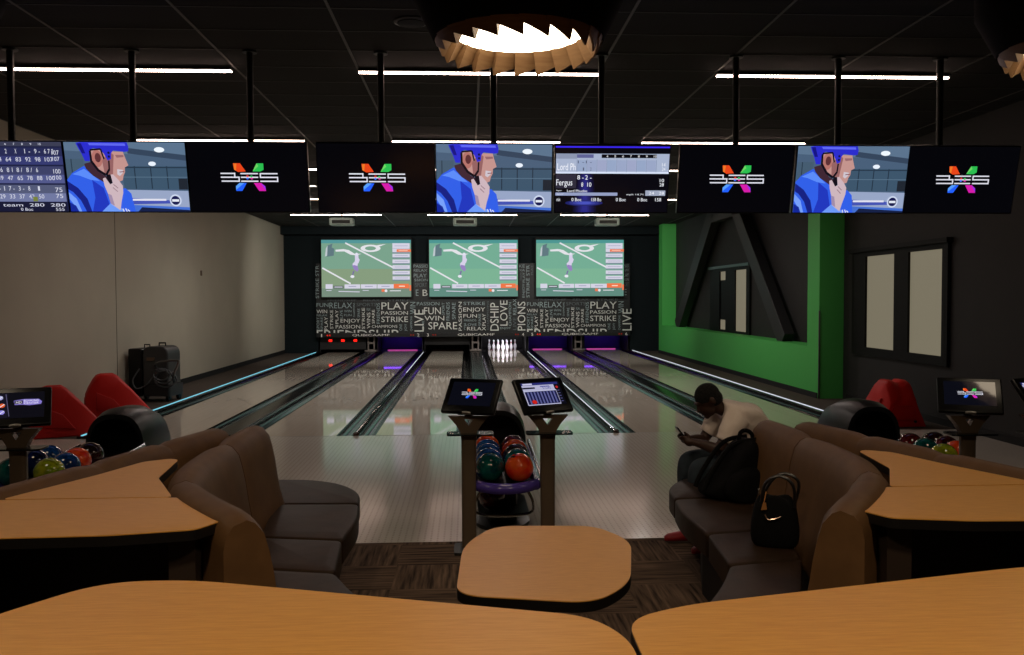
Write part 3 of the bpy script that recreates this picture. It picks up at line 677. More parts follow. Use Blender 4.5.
# ------------------------------------------------------------------ pendant lamps
M_fin = noisy('lamp_veneer', (126, 98, 68), (112, 84, 56), (1, 1, 12), 4, .5)
M_shell = mat('lamp_shell_unlit', (8, 7, 7), .9, 0, .1)  # near-black colour stands in for the unlit outside of the slats
M_glow = emat('lamp_diffuser', (255, 232, 200), 7.0, .6)
def pendant(loc, lab):
    t = thing('pendant_lamp', lab, 'pendant lamp', loc, 0, 'slatted pendant lamps')
    # loc z is the bottom edge
    b = B(); lathe(b, [(.40, .14), (.40, .155), (.0001, .165), (.0001, .14)], seg=48); obj('diffuser', b, M_glow, t)
    b = B(); lathe(b, [(.50, .10), (.525, .10), (.655, .36), (.655, .55), (.48, .72), (.25, .80), (.05, .82), (.0001, .82), (.0001, .80), (.24, .78), (.46, .70), (.63, .54), (.632, .36), (.50, .10)], seg=40, caps=False); obj('shell', b, M_shell, t)
    b = B(); tube(b, [(0, 0, .82), (0, 0, CH - loc[2])], .02, 8); obj('stem', b, M_black, t)
    n = 20
    for k in range(n):
        a0 = 2 * PI * k / n; a1 = a0 - 2 * PI / n * 1.18
        b = B(); rings = []
        for j in range(4):
            f = j / 3; a = a0 + (a1 - a0) * f
            ro = -.018 + .036 * f
            zb = .0 + .07 * f
            prof = [(.40 + ro, .15), (.475 + ro, zb)]
            ring = []
            for (r, z), th in ((prof[0], 0), (prof[1], 0)): ring.append((r * math.cos(a), r * math.sin(a), z))
            for (r, z) in ((.487 + ro, zb), (.60 + ro * .6, .34), (.585, .36), (.47, .17)): ring.append((r * math.cos(a), r * math.sin(a), z))
            rings.append(ring)
        loft(b, rings); obj('slat', b, M_fin, t, 20)
    return t
L0 = pendant((.32, 5.4, 3.33), 'round slatted wooden pendant lamp above the middle seating, lit inside')
dup(L0, (.32 + 3.64, 5.4, 3.33), label='round slatted wooden pendant lamp at the upper right edge')
dup(L0, (.32 - 3.80, 5.4, 3.33), label='round slatted wooden pendant lamp above the left seating')

# ------------------------------------------------------------------ seating
MX = .305
def mir(p, s, dx):  # left-hand coordinates -> world
    return ((p[0] if s > 0 else 2 * MX - p[0]) + dx, p[1])
def sofa(path, cushions, s, dx, lab, org, seams=True):
    o = mir(org, s, dx); t = thing('curved_sofa', lab, 'sofa', (o[0], o[1], 0), 0, 'curved bench sofas')
    L = lambda p, z: (mir(p, s, dx)[0] - o[0], p[1] - o[1], z)
    P = smoothpath([(x, y, 0) for x, y in path], 8)
    def normal(i):
        d = P[min(i + 1, len(P) - 1)] - P[max(i - 1, 0)]; return Vector((-d.y, d.x, 0)).normalized()
    prof = [(0, .10), (0, .93), (.012, .985), (.04, 1.02), (.09, 1.035), (.14, 1.02), (.178, .975), (.20, .90), (.217, .80), (.232, .70), (.25, .60), (.28, .50), (.28, .10)]
    npan = len(path) - 1
    for k in range(npan):
        b = B(); rings = []
        for j in range(9):
            i = k * 8 + j; n = normal(i); pt = P[i]
            e = .02 if j in (0, 8) else (.006 if j in (1, 7) else 0)
            off = .006 if j == 8 else (-.006 if j == 0 else 0)
            d = (P[min(i + 1, len(P) - 1)] - P[max(i - 1, 0)]).normalized()
            ring = []
            for (q, z) in prof:
                zz = z - (e if z > .8 else 0); qq = q - e * (q / .28) if q > .1 else q + e * .4
                pp = pt + n * qq - d * off
                ring.append(L((pp.x, pp.y), zz))
            rings.append(ring)
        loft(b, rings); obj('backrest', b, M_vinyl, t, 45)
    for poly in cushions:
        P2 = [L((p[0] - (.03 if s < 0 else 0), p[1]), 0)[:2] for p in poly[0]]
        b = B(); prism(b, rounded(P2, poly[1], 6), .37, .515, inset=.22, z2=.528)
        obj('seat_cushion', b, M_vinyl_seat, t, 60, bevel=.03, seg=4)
    if cushions:
        base = [(-1.38, 5.7), (-.95, 5.75), (-.84, 5.3), (-.84, 4.5), (-.66, 4.0), (-.52, 3.65), (-.76, 3.42), (-1.12, 4.1), (-1.26, 4.9), (-1.3, 5.5)]
        b = B(); prism(b, [L(p, 0)[:2] for p in base], 0, .37); obj('plinth', b, M_plinth, t, 0)
    return t
pathL = [(-1.47, 5.76), (-1.485, 5.04), (-1.395, 4.02), (-.915, 3.24)]
cuts = [([(-1.45, 5.70), (-.72, 5.66), (-.74, 5.98), (-.92, 6.28), (-1.2, 6.44), (-1.45, 6.46)], [0, .03, .2, .25, .25, .05]),
        ([(-1.27, 5.68), (-.715, 5.65), (-.675, 5.3), (-.70, 4.81), (-1.17, 4.90)], [.03, .05, .3, .03, .03]),
        ([(-1.17, 4.88), (-.70, 4.79), (-.655, 4.24), (-1.05, 4.33)], [.03, .04, .04, .03]),
        ([(-1.05, 4.31), (-.655, 4.22), (-.53, 3.93), (-.32, 3.56), (-.68, 3.36)], [.03, .04, .3, .08, .05])]
sofa(pathL, cuts, 1, 0, 'brown curved vinyl sofa left of the small table, empty seats', (-1.2, 4.6))
sofa(pathL, cuts, -1, 0, 'brown curved vinyl sofa right of the small table, with black bags on it', (-1.2, 4.6))
pathN = [(-1.51, 5.6), (-1.66, 5.0), (-1.80, 4.42), (-2.04, 3.55), (-2.3, 3.0)]
def mirror_path(p): return [(2 * MX - x, y) for x, y in p]
sofa([(2 * -1.5 - x, y) for x, y in pathN][::1], [], 1, 0, 'x', (0, 0)) if False else None
def nsofa(s, lab):
    # neighbouring bay's sofa seen from behind: same section, turned the other way
    o = mir((-1.8, 4.4), s, 0); t = thing('curved_sofa', lab, 'sofa', (o[0], o[1], 0), 0, 'curved bench sofas')
    P = smoothpath([(x, y, 0) for x, y in pathN], 6)
    prof = [(0, .10), (0, .93), (.012, .985), (.04, 1.02), (.09, 1.035), (.14, 1.02), (.178, .975), (.20, .90), (.217, .80), (.232, .70), (.25, .60), (.28, .50), (.28, .10)]
    for k in range(len(pathN) - 1):
        b = B(); rings = []
        for j in range(7):
            i = k * 6 + j; d = (P[min(i + 1, len(P) - 1)] - P[max(i - 1, 0)]).normalized(); n = Vector((d.y, -d.x, 0))
            e = .015 if j in (0, 6) else 0
            rings.append([(mir((P[i].x + n.x * (q - e * q / .3), 0), s, 0)[0] - o[0], P[i].y + n.y * q - o[1], z - (e if z > .8 else 0)) for q, z in prof])
        loft(b, rings); obj('backrest', b, M_vinyl, t, 45)
    for (y0, y1, x0, x1) in ((4.95, 5.75, -1.95, -2.45), (4.2, 4.93, -2.1, -2.6), (3.5, 4.18, -2.35, -2.85)):
        b = B(); poly = [(mir((x0 - (y1 - y) * .12, y), s, 0)[0] - o[0], y - o[1]) for y in (y0, y1)] + [(mir((x1 - (y1 - y) * .12, y), s, 0)[0] - o[0], y - o[1]) for y in (y1, y0)]
        prism(b, rounded(poly, .05), .37, .515, inset=.2, z2=.528); obj('seat_cushion', b, M_vinyl_seat, t, 60, bevel=.03, seg=3)
    b = B(); poly = [(mir(p, s, 0)[0] - o[0], p[1] - o[1]) for p in ((-1.95, 5.6), (-2.35, 5.6), (-2.65, 3.55), (-2.35, 3.5))]
    prism(b, poly, 0, .37); obj('plinth', b, M_plinth, t, 0)
nsofa(1, 'brown sofa back facing away, behind the left wooden counter'); nsofa(-1, 'brown sofa back facing away, behind the right wooden counter')

# wooden counters between the sofa backs
def plate(bm_top, poly, z, th, s, o, r=.03):
    P = rounded([(mir(p, s, 0)[0] - o[0], p[1] - o[1]) for p in poly], r, 5)
    return P
def counter(s, lab1, lab2):
    far = [(-1.275, 3.785), (-1.475, 4.19), (-1.535, 4.66), (-1.585, 4.70), (-1.70, 4.62), (-1.80, 4.28), (-1.99, 3.785)]
    near = [(-.945, 3.37), (-1.235, 3.77), (-2.02, 3.77), (-2.28, 3.2), (-1.68, 3.165), (-1.3, 3.18), (-1.01, 3.24)]
    for poly, lab, leg in ((far, lab1, (-1.66, 4.2)), (near, lab2, (-1.6, 3.45))):
        c = (sum(p[0] for p in poly) / len(poly), sum(p[1] for p in poly) / len(poly)); o = mir(c, s, 0)
        t = thing('wooden_counter', lab, 'counter', (o[0], o[1], 0), 0, 'counters between the sofa backs')
        P = rounded([(mir(p, s, 0)[0] - o[0], p[1] - o[1]) for p in poly], .035, 5)
        b = B(); prism(b, P, .996, 1.0); obj('countertop', b, M_wood, t, 20)
        b = B(); prism(b, P, .958, .996); obj('edge_band', b, M_edge, t, 20)
        if poly is near:
            for (x, y) in ((-1.09, 3.45), (-2.0, 3.45)):
                b = B(); q = mir((x, y), s, 0); box(b, q[0] - o[0] - .05, q[0] - o[0] + .05, y - o[1] - .12, y - o[1] + .12, 0, .958); obj('leg_panel', b, M_plinth if x < -1.5 else mat('leg_brown', (48, 36, 28), .5), t, 0)
            b = B(); q0 = mir((-1.95, 3.7), s, 0)[0] - o[0]; q1 = mir((-1.15, 3.7), s, 0)[0] - o[0]; x0, x1 = sorted((q0, q1)); box(b, x0, x1, 3.68 - o[1], 3.70 - o[1], .05, .95); obj('back_panel', b, M_plinth, t, 0)
        else:
            b = B(); q = mir(leg, s, 0); lathe(b, [(.16, 0), (.16, .02), (.035, .04), (.035, .95), (.1, .958)], (q[0] - o[0], leg[1] - o[1], 0), 16); obj('pedestal', b, M_plinth, t)
counter(1, 'three-cornered wooden counter tip between the sofa backs at the left', 'wide wooden counter with dark underside at the left')
counter(-1, 'three-cornered wooden counter tip between the sofa backs at the right', 'wide wooden counter with dark underside at the right')

# small centre table and the two big foreground tables
def table(name, poly, r, z, lab, legs, th=.045):
    c = (sum(p[0] for p in poly) / len(poly), sum(p[1] for p in poly) / len(poly))
    t = thing(name, lab, 'table', (c[0], c[1], 0))
    P = rounded([(x - c[0], y - c[1]) for x, y in poly], r, 8)
    b = B(); prism(b, P, z - .004, z); obj('tabletop', b, M_wood, t, 20)
    b = B(); prism(b, [(x * 1.002, y * 1.002) for x, y in P], z - th, z - .004); obj('edge_band', b, M_edge, t, 20)
    for (x, y) in legs:
        b = B(); lathe(b, [(.0001, 0), (.26, 0), (.26, .015), (.05, .035), (.045, .05), (.045, z - th - .02), (.12, z - th)], (x - c[0], y - c[1], 0), 24); obj('pedestal', b, M_plinth, t)
table('low_table', [(-.055, 3.40), (-.03, 4.10), (.13, 4.43), (.64, 4.40), (.78, 4.12), (.66, 3.50), (.48, 3.28)], [.12, .3, .12, .1, .25, .2, .12], .68,
      'small rounded wooden table between the two curved sofas', [(.35, 3.9)])
table('high_table', [(-1.22, 2.22), (-1.04, 2.49), (-.80, 2.50), (.30, 2.15), (.375, 2.0), (.36, 1.35), (-1.2, 1.15), (-1.45, 1.7)], [.12, .12, .2, .12, .1, .1, .1, .2], 1.05,
      'big wooden foreground table at the lower left', [(-.75, 1.8), (-.1, 1.7)])
table('high_table', [(.385, 1.9), (.39, 2.12), (.565, 2.215), (1.64, 2.47), (1.95, 2.5), (2.3, 1.75), (2.0, 1.1), (.42, 1.3)], [.05, .09, .1, .3, .2, .2, .1, .1], 1.05,
      'big wooden foreground table at the lower right', [(.95, 1.75), (1.6, 1.8)])

# ------------------------------------------------------------------ consoles
def console(loc, rz, lab, kind, mdx):
    t = thing('bowler_console', lab, 'touch console', loc, 0, 'bowler consoles')
    b = B(); prism(b, rounded([(-.11, -.16), (.11, -.16), (.11, .10), (-.11, .10)], .03), 0, .02); obj('base_plate', b, mat('base_dark_steel', (50, 48, 46), .5, .5), t, 20)
    b = B(); rings = []
    for z, w, d in ((.02, .052, .032), (.5, .054, .03), (.80, .055, .03), (.86, .06, .03)):
        rings.append([(w * math.copysign(abs(math.cos(a)) ** .5, math.cos(a)), d * math.copysign(abs(math.sin(a)) ** .5, math.sin(a)), z) for a in [2 * PI * (k + .5) / 16 for k in range(16)]])
    loft(b, rings); obj('column', b, M_bronze, t, 40)
    b = B(); y0, y1 = -.03, .03      # fork with triangular opening
    R = Matrix.Rotation(PI / 2, 4, 'X')
    for s in (-1, 1):
        pl = [(0, .85), (.055 * s, .85), (.066 * s, .88), (.094 * s, .925), (.15 * s, .99), (0, .99), (0, .966), (.036 * s, .966), (0, .915)]
        prism(b, pl, -.03, .03, mtx=R)
    obj('fork', b, M_bronze, t, 20)
    b = B(); prism(b, rounded([(-.16, -.10), (.18, -.10), (.18, .06), (-.16, .06)], .03), .853, .865); obj('shelf', b, mat('smoked_glass', (14, 18, 20), .1), t, 20)
    mt = Matrix.Translation((mdx, -.02, 1.14)) @ Matrix.Rotation(rz, 4, 'Z') @ Matrix.Rotation(math.radians(-38), 4, 'X')
    W, Hh = .42, .295
    b = B(); box(b, -W / 2, W / 2, 0, .035, -Hh / 2, Hh / 2); mo = obj('monitor', b, M_black, t, 0, bevel=.01, seg=3); mo.matrix_local = mt
    b = B(); lathe(b, [(.035, 0), (.035, .012), (.0001, .012)], (0, 0, 0), 14, 1, .4); kn = obj('monitor_handle', b, mat('handle_grey', (150, 146, 140), .4), mo); kn.location = (0, .0, -Hh / 2 - .008)
    w2, h2 = .335, .20
    if kind == 'bes':
        p = pic_bes(mo, w2, h2, 'monitor_picture', (10, 11, 20), -.001, .0002); p.location = (0, 0, .012)
    elif kind == 'table':
        cv = Canvas(w2, h2, (0, 0, 100, 60), 'monitor_picture', .0002, -.001, 1.0, .05); cv.rect(0, 0, 100, 60, (12, 12, 22)); cv.rect(2, 2, 96, 8, (40, 44, 110)); cv.rect(2, 8, 84, 22, (176, 176, 206)); cv.rect(6, 3, 30, 7, (200, 200, 226))
        cv.rect(2, 13, 34, 17, (16, 16, 40)); cv.rect(48, 11, 72, 13, (60, 64, 150)); cv.rect(2, 22, 86, 59, (190, 190, 220)); cv.rect(4, 24, 85, 57, (26, 26, 66))
        for k in range(9): cv.rect(10 + 8.2 * k, 25, 13.5 + 8.2 * k, 56, (92, 96, 150))
        cv.ell(20, 51, 6, 5, (200, 34, 24)); cv.ell(90, 16, 3, 3, (190, 40, 40))
        for k in range(5): cv.rect(88, 24 + 7 * k, 94, 25.5 + 7 * k, (90, 90, 140))
        cv.text('SCORE', 52, 14, 74, 20, (60, 64, 150)); p = cv.build(mo); p.location = (0, 0, .01)
    else:
        cv = Canvas(w2, h2, (0, 0, 100, 60), 'monitor_picture', .0002, -.001, 1.0, .05); cv.rect(0, 0, 100, 60, (14, 13, 20)); cv.rect(0, 2, 36, 58, (22, 20, 34))
        for x, y_, c in ((8, 12, (120, 116, 190)), (22, 12, (170, 170, 214)), (26, 30, (224, 92, 40)), (12, 30, (150, 60, 40)), (10, 48, (110, 100, 170)), (26, 46, (150, 140, 226))):
            cv.ell(x, y_, 5.5, 5, c, 10); cv.line(x - 4, y_ + 4, x + 4, y_ - 3, 1.5, (230, 226, 240))
        cv.line(32, 4, 39, 56, 1.4, (84, 80, 110))
        cv.poly([(46, 20), (64, 17), (90, 18), (96, 24), (94, 30), (74, 32), (62, 30), (48, 30)], (132, 118, 200)); cv.poly([(47, 21), (62, 20), (62, 28), (48, 28)], (16, 12, 30)); cv.text('HD', 50, 21.5, 60, 27.5, (236, 230, 246))
        cv.text('BOWLING', 64, 19, 90, 23.5, (240, 236, 250)); cv.text('CENTER', 64, 25, 90, 29, (240, 236, 250))
        p = cv.build(mo); p.location = (0, 0, .008)
    b = B(); tube(b, [(0, 0, .98), (0, .01, 1.06)], .03, 10); obj('neck', b, M_black, t)
console((.0, 6.36, 0), math.radians(-24), 'bowler console with X logo screen, left of the middle ball rack', 'bes', .02)
console((.58, 6.36, 0), math.radians(27), 'bowler console with score table screen, right of the middle ball rack', 'table', -.03)
console((-3.01, 5.95, 0), math.radians(22), 'bowler console with a coloured menu screen, at the left edge before the bright balls', 'menu', 0)
console((3.61, 6.1, 0), math.radians(-25), 'bowler console with X logo screen before the dark right wall', 'bes', 0)
console((4.16, 6.1, 0), math.radians(20), 'bowler console cut off by the right picture edge', 'table', 0)

# ------------------------------------------------------------------ ball returns and balls
M_purpletray = mat('tray_purple', (78, 62, 150), .2)
def ball_return(k, lab):
    x = (CX + .02, 3.87, -3.24)[k]
    t = thing('ball_return', lab, 'ball return', (x, 7.3, 0), 0, 'ball returns')
    # hood: domed tunnel, opening toward the seats
    b = B(); rings = []; n = 18
    for (y, sc, zt) in ((.80, .86, .80), (.95, .9, .84), (1.25, .9, .83), (1.5, .84, .75), (1.68, .68, .62), (1.76, .45, .48)):
        ring = []
        for i in range(n + 1):
            a = PI * i / n; ring.append((.31 * sc * math.copysign(abs(math.cos(a)) ** .8, math.cos(a)), y, .36 + (zt - .36) * math.sin(a) ** .62))
        ring += [(-.31 * sc, y, .12), (.31 * sc, y, .12)]
        rings.append(ring)
    inner = [[(p[0] * .88, p[1], .36 + (p[2] - .36) * .9 if p[2] > .36 else p[2] + .02) for p in r] for r in rings[:3]]
    loft(b, [inner[2], inner[1], inner[0], rings[0]] + rings[1:]); obj('hood', b, M_gloss, t, 50)
    # tray
    poly = [(-.235, .9), (-.235, -.80)] + [(.235 * math.cos(a), -.80 + .16 * math.sin(a)) for a in [PI + PI * i / 12 for i in range(13)]][1:-1] + [(.235, -.80), (.235, .9)]
    b = B(); prism(b, poly, .415, .455); obj('tray', b, M_black, t, 20, bevel=.01)
    b = B(); tube(b, smoothpath([(-.24, .75, .46), (-.245, -.7, .46), (-.2, -.9, .46), (-.1, -1.0, .46), (0, -1.02, .46), (.1, -1.0, .46), (.2, -.9, .46), (.245, -.7, .46), (.24, .75, .46)], 4), .04, 12)
    obj('bumper', b, M_purpletray, t)
    for s in (-1, 1):
        b = B(); tube(b, [(s * .285, -.62, .47), (s * .285, .75, .52)], .016, 8); obj('side_rail', b, M_chrome, t)
    b = B(); prism(b, rounded([(-.12, -.35), (.12, -.35), (.12, .9), (-.12, .9)], .05), .0, .415); obj('pedestal', b, M_black, t, 20)
    b = B(); lathe(b, [(.0001, 0), (.23, 0), (.23, .03), (.15, .06), (.0001, .06)], (0, -.15, 0), 28, 1, 1.5); obj('foot', b, M_gloss, t)
    b = B(); prism(b, rounded([(-.2, -.6), (.2, -.6), (.2, .1), (-.2, .1)], .1), .155, .175); obj('lower_tray', b, M_black, t, 20)
    b = B(); tube(b, smoothpath([(.12, -.66, .46), (.215, -.64, .3), (.22, -.6, .19), (.1, -.64, .17), (-.1, -.64, .17), (-.22, -.6, .19), (-.215, -.64, .3), (-.12, -.66, .46)], 4), .011, 8); obj('tube_loop', b, M_chrome, t)
    return t
ball_return(0, 'black hooded ball return with purple rim, between the two middle consoles')
ball_return(-1, 'black hooded ball return at the left, before the red ramps')
ball_return(1, 'black hooded ball return at the right, behind the seated person')
def ball_mat(name, c1, c2):
    return noisy(name, c1, c2, (1, 1, 1), 9, .08, detail=3, lo=.42, hi=.6, coat=.3)
BM = {'orange': ball_mat('ball_orange', (236, 92, 18), (200, 50, 12)), 'redorange': ball_mat('ball_redorange', (232, 52, 24), (238, 96, 40)), 'blue': ball_mat('ball_blue', (24, 78, 150), (20, 46, 100)),
      'teal': ball_mat('ball_teal', (10, 92, 86), (8, 60, 64)), 'darkred': ball_mat('ball_darkred', (96, 22, 22), (50, 12, 14)), 'brown': ball_mat('ball_brown', (58, 26, 22), (30, 16, 16)),
      'lime': ball_mat('ball_lime', (168, 172, 30), (112, 132, 22)), 'navy': ball_mat('ball_navy', (20, 32, 84), (12, 18, 48))}
cnames = {'orange': 'orange', 'redorange': 'red-orange', 'blue': 'blue', 'teal': 'dark teal', 'darkred': 'dark red', 'brown': 'dark brown', 'lime': 'yellow-green', 'navy': 'navy'}
rad = .1085
def ball(x, y, z, c, lab):
    b = B(); bmesh.ops.create_uvsphere(b, u_segments=32, v_segments=20, radius=rad, matrix=Matrix.Rotation(random.uniform(0, 3), 4, 'X'))
    t = obj('bowling_ball', b, BM[c], None, 180); t.location = (x, y, z); t.rotation_euler = (random.uniform(-.5, .5), 0, random.uniform(0, 6))
    tag(t, lab, 'bowling ball', 'bowling balls on the returns')
    # finger holes
    bb = B()
    for a, e in ((0, .0), (.32, .12), (.1, .5)):
        d = Vector((math.sin(a) * .6, -math.cos(a), e + .35)).normalized()
        u, v = frame_of(d); R_ = Matrix((u, v, d)).transposed().to_4x4(); R_.translation = d * (rad - .0005)
        lathe_r = [(R_ @ Vector((.012 * math.cos(2 * PI * k / 12), .012 * math.sin(2 * PI * k / 12), 0))) for k in range(12)]
        vs = [bb.verts.new(p) for p in lathe_r]; c0 = [bb.verts.new(p + d * .0012) for p in lathe_r]
        for k in range(12): bb.faces.new((vs[k], vs[(k + 1) % 12], c0[(k + 1) % 12], c0[k]))
        bb.faces.new(c0)
    h = obj('finger_hole', bb, M_blackmat, t, 0); h.rotation_euler = (random.uniform(-.6, .6), 0, random.uniform(-1, 1))
ZB = .455 + rad
cx0 = CX + .02
front = {1: 'at the front of', 2: 'second from the front of', 3: 'third from the front of', 4: 'fourth from the front of', 5: 'fifth, under the hood, of'}
for side, sx, cols in (('left', -.112, ['teal', 'blue', 'blue', 'blue', 'orange']), ('right', .112, ['redorange', 'teal', 'brown', 'orange', 'darkred'])):
    for k, c in enumerate(cols):
        ball(cx0 + sx, 6.58 + k * .2205 + (.0 if side == 'left' else -.03), ZB, c, '%s bowling ball, %s the %s column on the middle return' % (cnames[c], front[k + 1], side))
ball(cx0 - .09, 6.86, .177 + rad, 'darkred', 'dark red bowling ball on the lower tray of the middle return')
xl = cx0 - PITCH
lb = [(-3.118, 6.6, 'lime'), (-3.10, 6.825, 'blue'), (-3.115, 7.048, 'redorange'), (-3.12, 7.30, 'brown'), (-3.40, 6.62, 'teal'), (-3.40, 6.97, 'navy'), (-3.40, 7.2, 'blue')]
ll = ['yellow-green bowling ball at the front of the left return', 'blue bowling ball between the yellow-green and red-orange ones on the left return', 'red-orange bowling ball on the left return before the dark brown one',
      'dark brown bowling ball nearest the left hood', 'dark teal bowling ball at the left picture edge', 'navy bowling ball mostly hidden behind the left console column', 'blue bowling ball behind the yellow-green one on the left return']
for (dx, y, c), lab in zip(lb, ll): ball(dx, y, ZB, c, lab)
xr = cx0 + PITCH
rb = [(3.80, 6.75, 'lime'), (3.80, 7.03, 'teal'), (3.81, 7.30, 'darkred'), (3.985, 6.88, 'redorange'), (4.03, 7.12, 'darkred'), (4.05, 7.35, 'brown')]
rl = ['yellow-green bowling ball at the front of the right return', 'dark teal bowling ball on the right return behind the yellow-green one', 'dark red bowling ball nearest the right hood', 'red-orange bowling ball behind the right console column',
      'dark red bowling ball left of the right console column', 'dark brown bowling ball in the far column of the right return']
for (dx, y, c), lab in zip(rb, rl): ball(dx, y, ZB, c, lab)

# ------------------------------------------------------------------ red ball ramps
def ramp(loc, rz, lab, sc=1.0):
    t = thing('ball_ramp', lab, 'ball ramp', loc, rz, 'red plastic ball ramps')
    # local: high end at y=-.45 (the back), slopes down to y=+.5
    b = B(); rings = []
    for f, h in ((0, .36), (.04, .46), (.12, .60), (.17, .66), (.24, .68), (.42, .68), (.50, .63), (.7, .42), (.9, .19), (1, .07)):
        y = -.45 + .95 * f; w = .36 - .03 * f; wt = .17
        d = .035 if f < .95 else .02
        rings.append([(x * sc, y * sc, z * sc) for x, z in [(-w, 0), (-w + (w - wt) * .25, h * .3), (-w + (w - wt) * .6, h * .65), (-wt - .03, h * .93), (-wt + .02, h), (-.07, h), (-.03, h - d), (.03, h - d), (.07, h), (wt - .02, h), (wt + .03, h * .93), (w - (w - wt) * .6, h * .65), (w - (w - wt) * .25, h * .3), (w, 0)]])
    loft(b, rings); obj('body', b, M_red, t, 35, bevel=.012)
    b = B(); R = Matrix.Translation((0, -.45 * sc, 0)) @ Matrix.Rotation(PI / 2, 4, 'X')
    poly = rounded([(-.21 * sc, .1 * sc), (.21 * sc, .1 * sc), (.17 * sc, .32 * sc), (-.17 * sc, .32 * sc)], .06); prism(b, poly, -.004, .014, mtx=R)
    obj('end_panel', b, mat('red_panel', (182, 13, 5), .55, 0, .3), t, 20, bevel=.006)
    b = B(); prism(b, [(.18 * sc + .02 * math.cos(a * PI / 5), .08 * sc + .02 * math.sin(a * PI / 5)) for a in range(10)], .0, .02, mtx=R); obj('hole_plug', b, M_black, t)
    for s in (-1, 1):
        b = B()
        P3 = [Vector((s * (.36 - (.21) * q * .55) * sc + s * .012, yy * sc, z * sc)) for yy, z, q in ((-.3, .14, .2), (.1, .10, .2), (-.05, .30, .55), (-.3, .42, .8))]
        rs = [[p, ] for p in P3]
        v = [b.verts.new(p) for p in P3]; v2 = [b.verts.new(p - Vector((s * .03, 0, 0))) for p in P3]
        b.faces.new(v); b.faces.new(v2[::-1])
        for i in range(4): b.faces.new((v[i], v[(i + 1) % 4], v2[(i + 1) % 4], v2[i]))
        obj('side_recess', b, mat('red_panel', (182, 13, 5), .55, 0, .3), t, 0, bevel=.008)
ramp((-5.55, 12.25, 0), math.radians(-62), 'red moulded plastic ball ramp behind the left console', .98)
ramp((-5.55, 14.0, 0), math.radians(-66), 'red moulded plastic ball ramp by the left wall, nearer the grey machine', 1.0)
ramp((6.12, 12.4, 0), math.radians(4), 'red moulded plastic ball ramp below the window on the right', .96)

# ------------------------------------------------------------------ lane machine
t = thing('lane_cleaning_machine', 'dark grey wheeled lane machine with hoses against the left wall', 'cleaning machine', (-5.72, 16.2, 0), math.radians(-8))
M_mach = mat('machine_grey', (50, 52, 54), .4)
b = B(); R = Matrix.Rotation(PI / 2, 4, 'X')
prism(b, rounded([(-.12, .28), (.36, .28), (.36, 1.0), (-.12, 1.0)], [.05, .05, .16, .16], 6), -.25, .25, mtx=R); obj('tank', b, M_mach, t, 30, bevel=.03, seg=3)
b = B(); box(b, -.38, -.12, -.27, .27, .1, .96); obj('side_housing', b, M_black, t, 0, bevel=.03)
b = B(); prism(b, rounded([(-.1, -.28), (.4, -.28), (.4, .28), (-.1, .28)], .06), .1, .3); obj('chassis', b, mat('machine_base', (40, 44, 48), .5), t, 20)
for (x, y) in ((-.28, -.2), (.34, -.2), (-.28, .2), (.34, .2)):
    b = B(); tube(b, [(x - .025, y, .06), (x + .025, y, .06)], .06, 16); box(b, x - .035, x + .035, y - .02, y + .02, .06, .12); obj('caster', b, M_black, t)
b = B(); tube(b, smoothpath([(.2, -.28, .55), (.2, -.4, .68), (.35, -.45, .74), (.62, -.45, .76), (.66, -.45, .72), (.56, -.44, .5), (.5, -.3, .35)], 5), .02, 8); obj('push_handle', b, M_steel, t)
for r_, z_, x_ in ((.17, .46, .32), (.2, .42, .36), (.14, .5, .28)):
    b = B(); tube(b, [(x_ + r_ * math.cos(a * PI / 12), -.33 - .02 * math.sin(a), z_ + r_ * .75 * math.sin(a * PI / 12)) for a in range(25)], .016, 8, False); obj('hose', b, mat('hose_grey', (84, 88, 92), .5), t)
b = B(); tube(b, smoothpath([(-.15, -.28, .6), (-.25, -.34, .4), (-.18, -.36, .25), (-.02, -.33, .3), (.1, -.3, .45)], 6), .013, 8); obj('hose', b, mat('hose_grey', (84, 88, 92), .5), t)
b = B(); box(b, -.03, .12, -.262, -.25, .74, .8); obj('name_plate', b, mat('plate_tan', (96, 78, 62), .5), t, 0)
b = B(); tube(b, [(-.2, 0, .96), (-.2, 0, 1.02), (-.1, 0, 1.02), (-.1, 0, .98)], .012, 8); tube(b, [(.08, 0, .99), (.08, 0, 1.05), (.2, 0, 1.05), (.2, 0, .99)], .015, 8); obj('top_grip', b, M_black, t)
# small dark stain/fitting on the left wall
b = B(); box(b, 0, .02, -.04, .04, -.06, .06); o = obj('wall_socket', b, mat('socket_brown', (96, 70, 52), .6), None, 0, bevel=.006); o.location = (XL, 20.6, 2.45); tag(o, 'tiny brown fitting high on the grey left wall', 'socket')

# ------------------------------------------------------------------ seated person
def skin(verts, edges, root=0, sub=2):
    me = bpy.data.meshes.new('s'); me.from_pydata([v[0] for v in verts], edges, [])
    o = bpy.data.objects.new('s', me); COL.objects.link(o)
    sk = o.modifiers.new('skin', 'SKIN'); sk.use_smooth_shade = True
    ss = o.modifiers.new('sub', 'SUBSURF'); ss.levels = sub; ss.render_levels = sub
    for i, v in enumerate(verts):
        d = me.skin_vertices[0].data[i]; r = v[1]; d.radius = r if isinstance(r, tuple) else (r, r); d.use_root = (i == root)
    dg = bpy.context.evaluated_depsgraph_get(); dg.update()
    m2 = bpy.data.meshes.new_from_object(o.evaluated_get(dg)); b = bmesh.new(); b.from_mesh(m2)
    bpy.data.objects.remove(o); bpy.data.meshes.remove(m2); return b
def blob(bm, c, r, mtx=None, seg=20):
    M = Matrix.Translation(c) @ (mtx or Matrix()) @ Matrix.Diagonal((r[0], r[1], r[2], 1))
    bmesh.ops.create_uvsphere(bm, u_segments=seg, v_segments=seg * 2 // 3, radius=1, matrix=M)
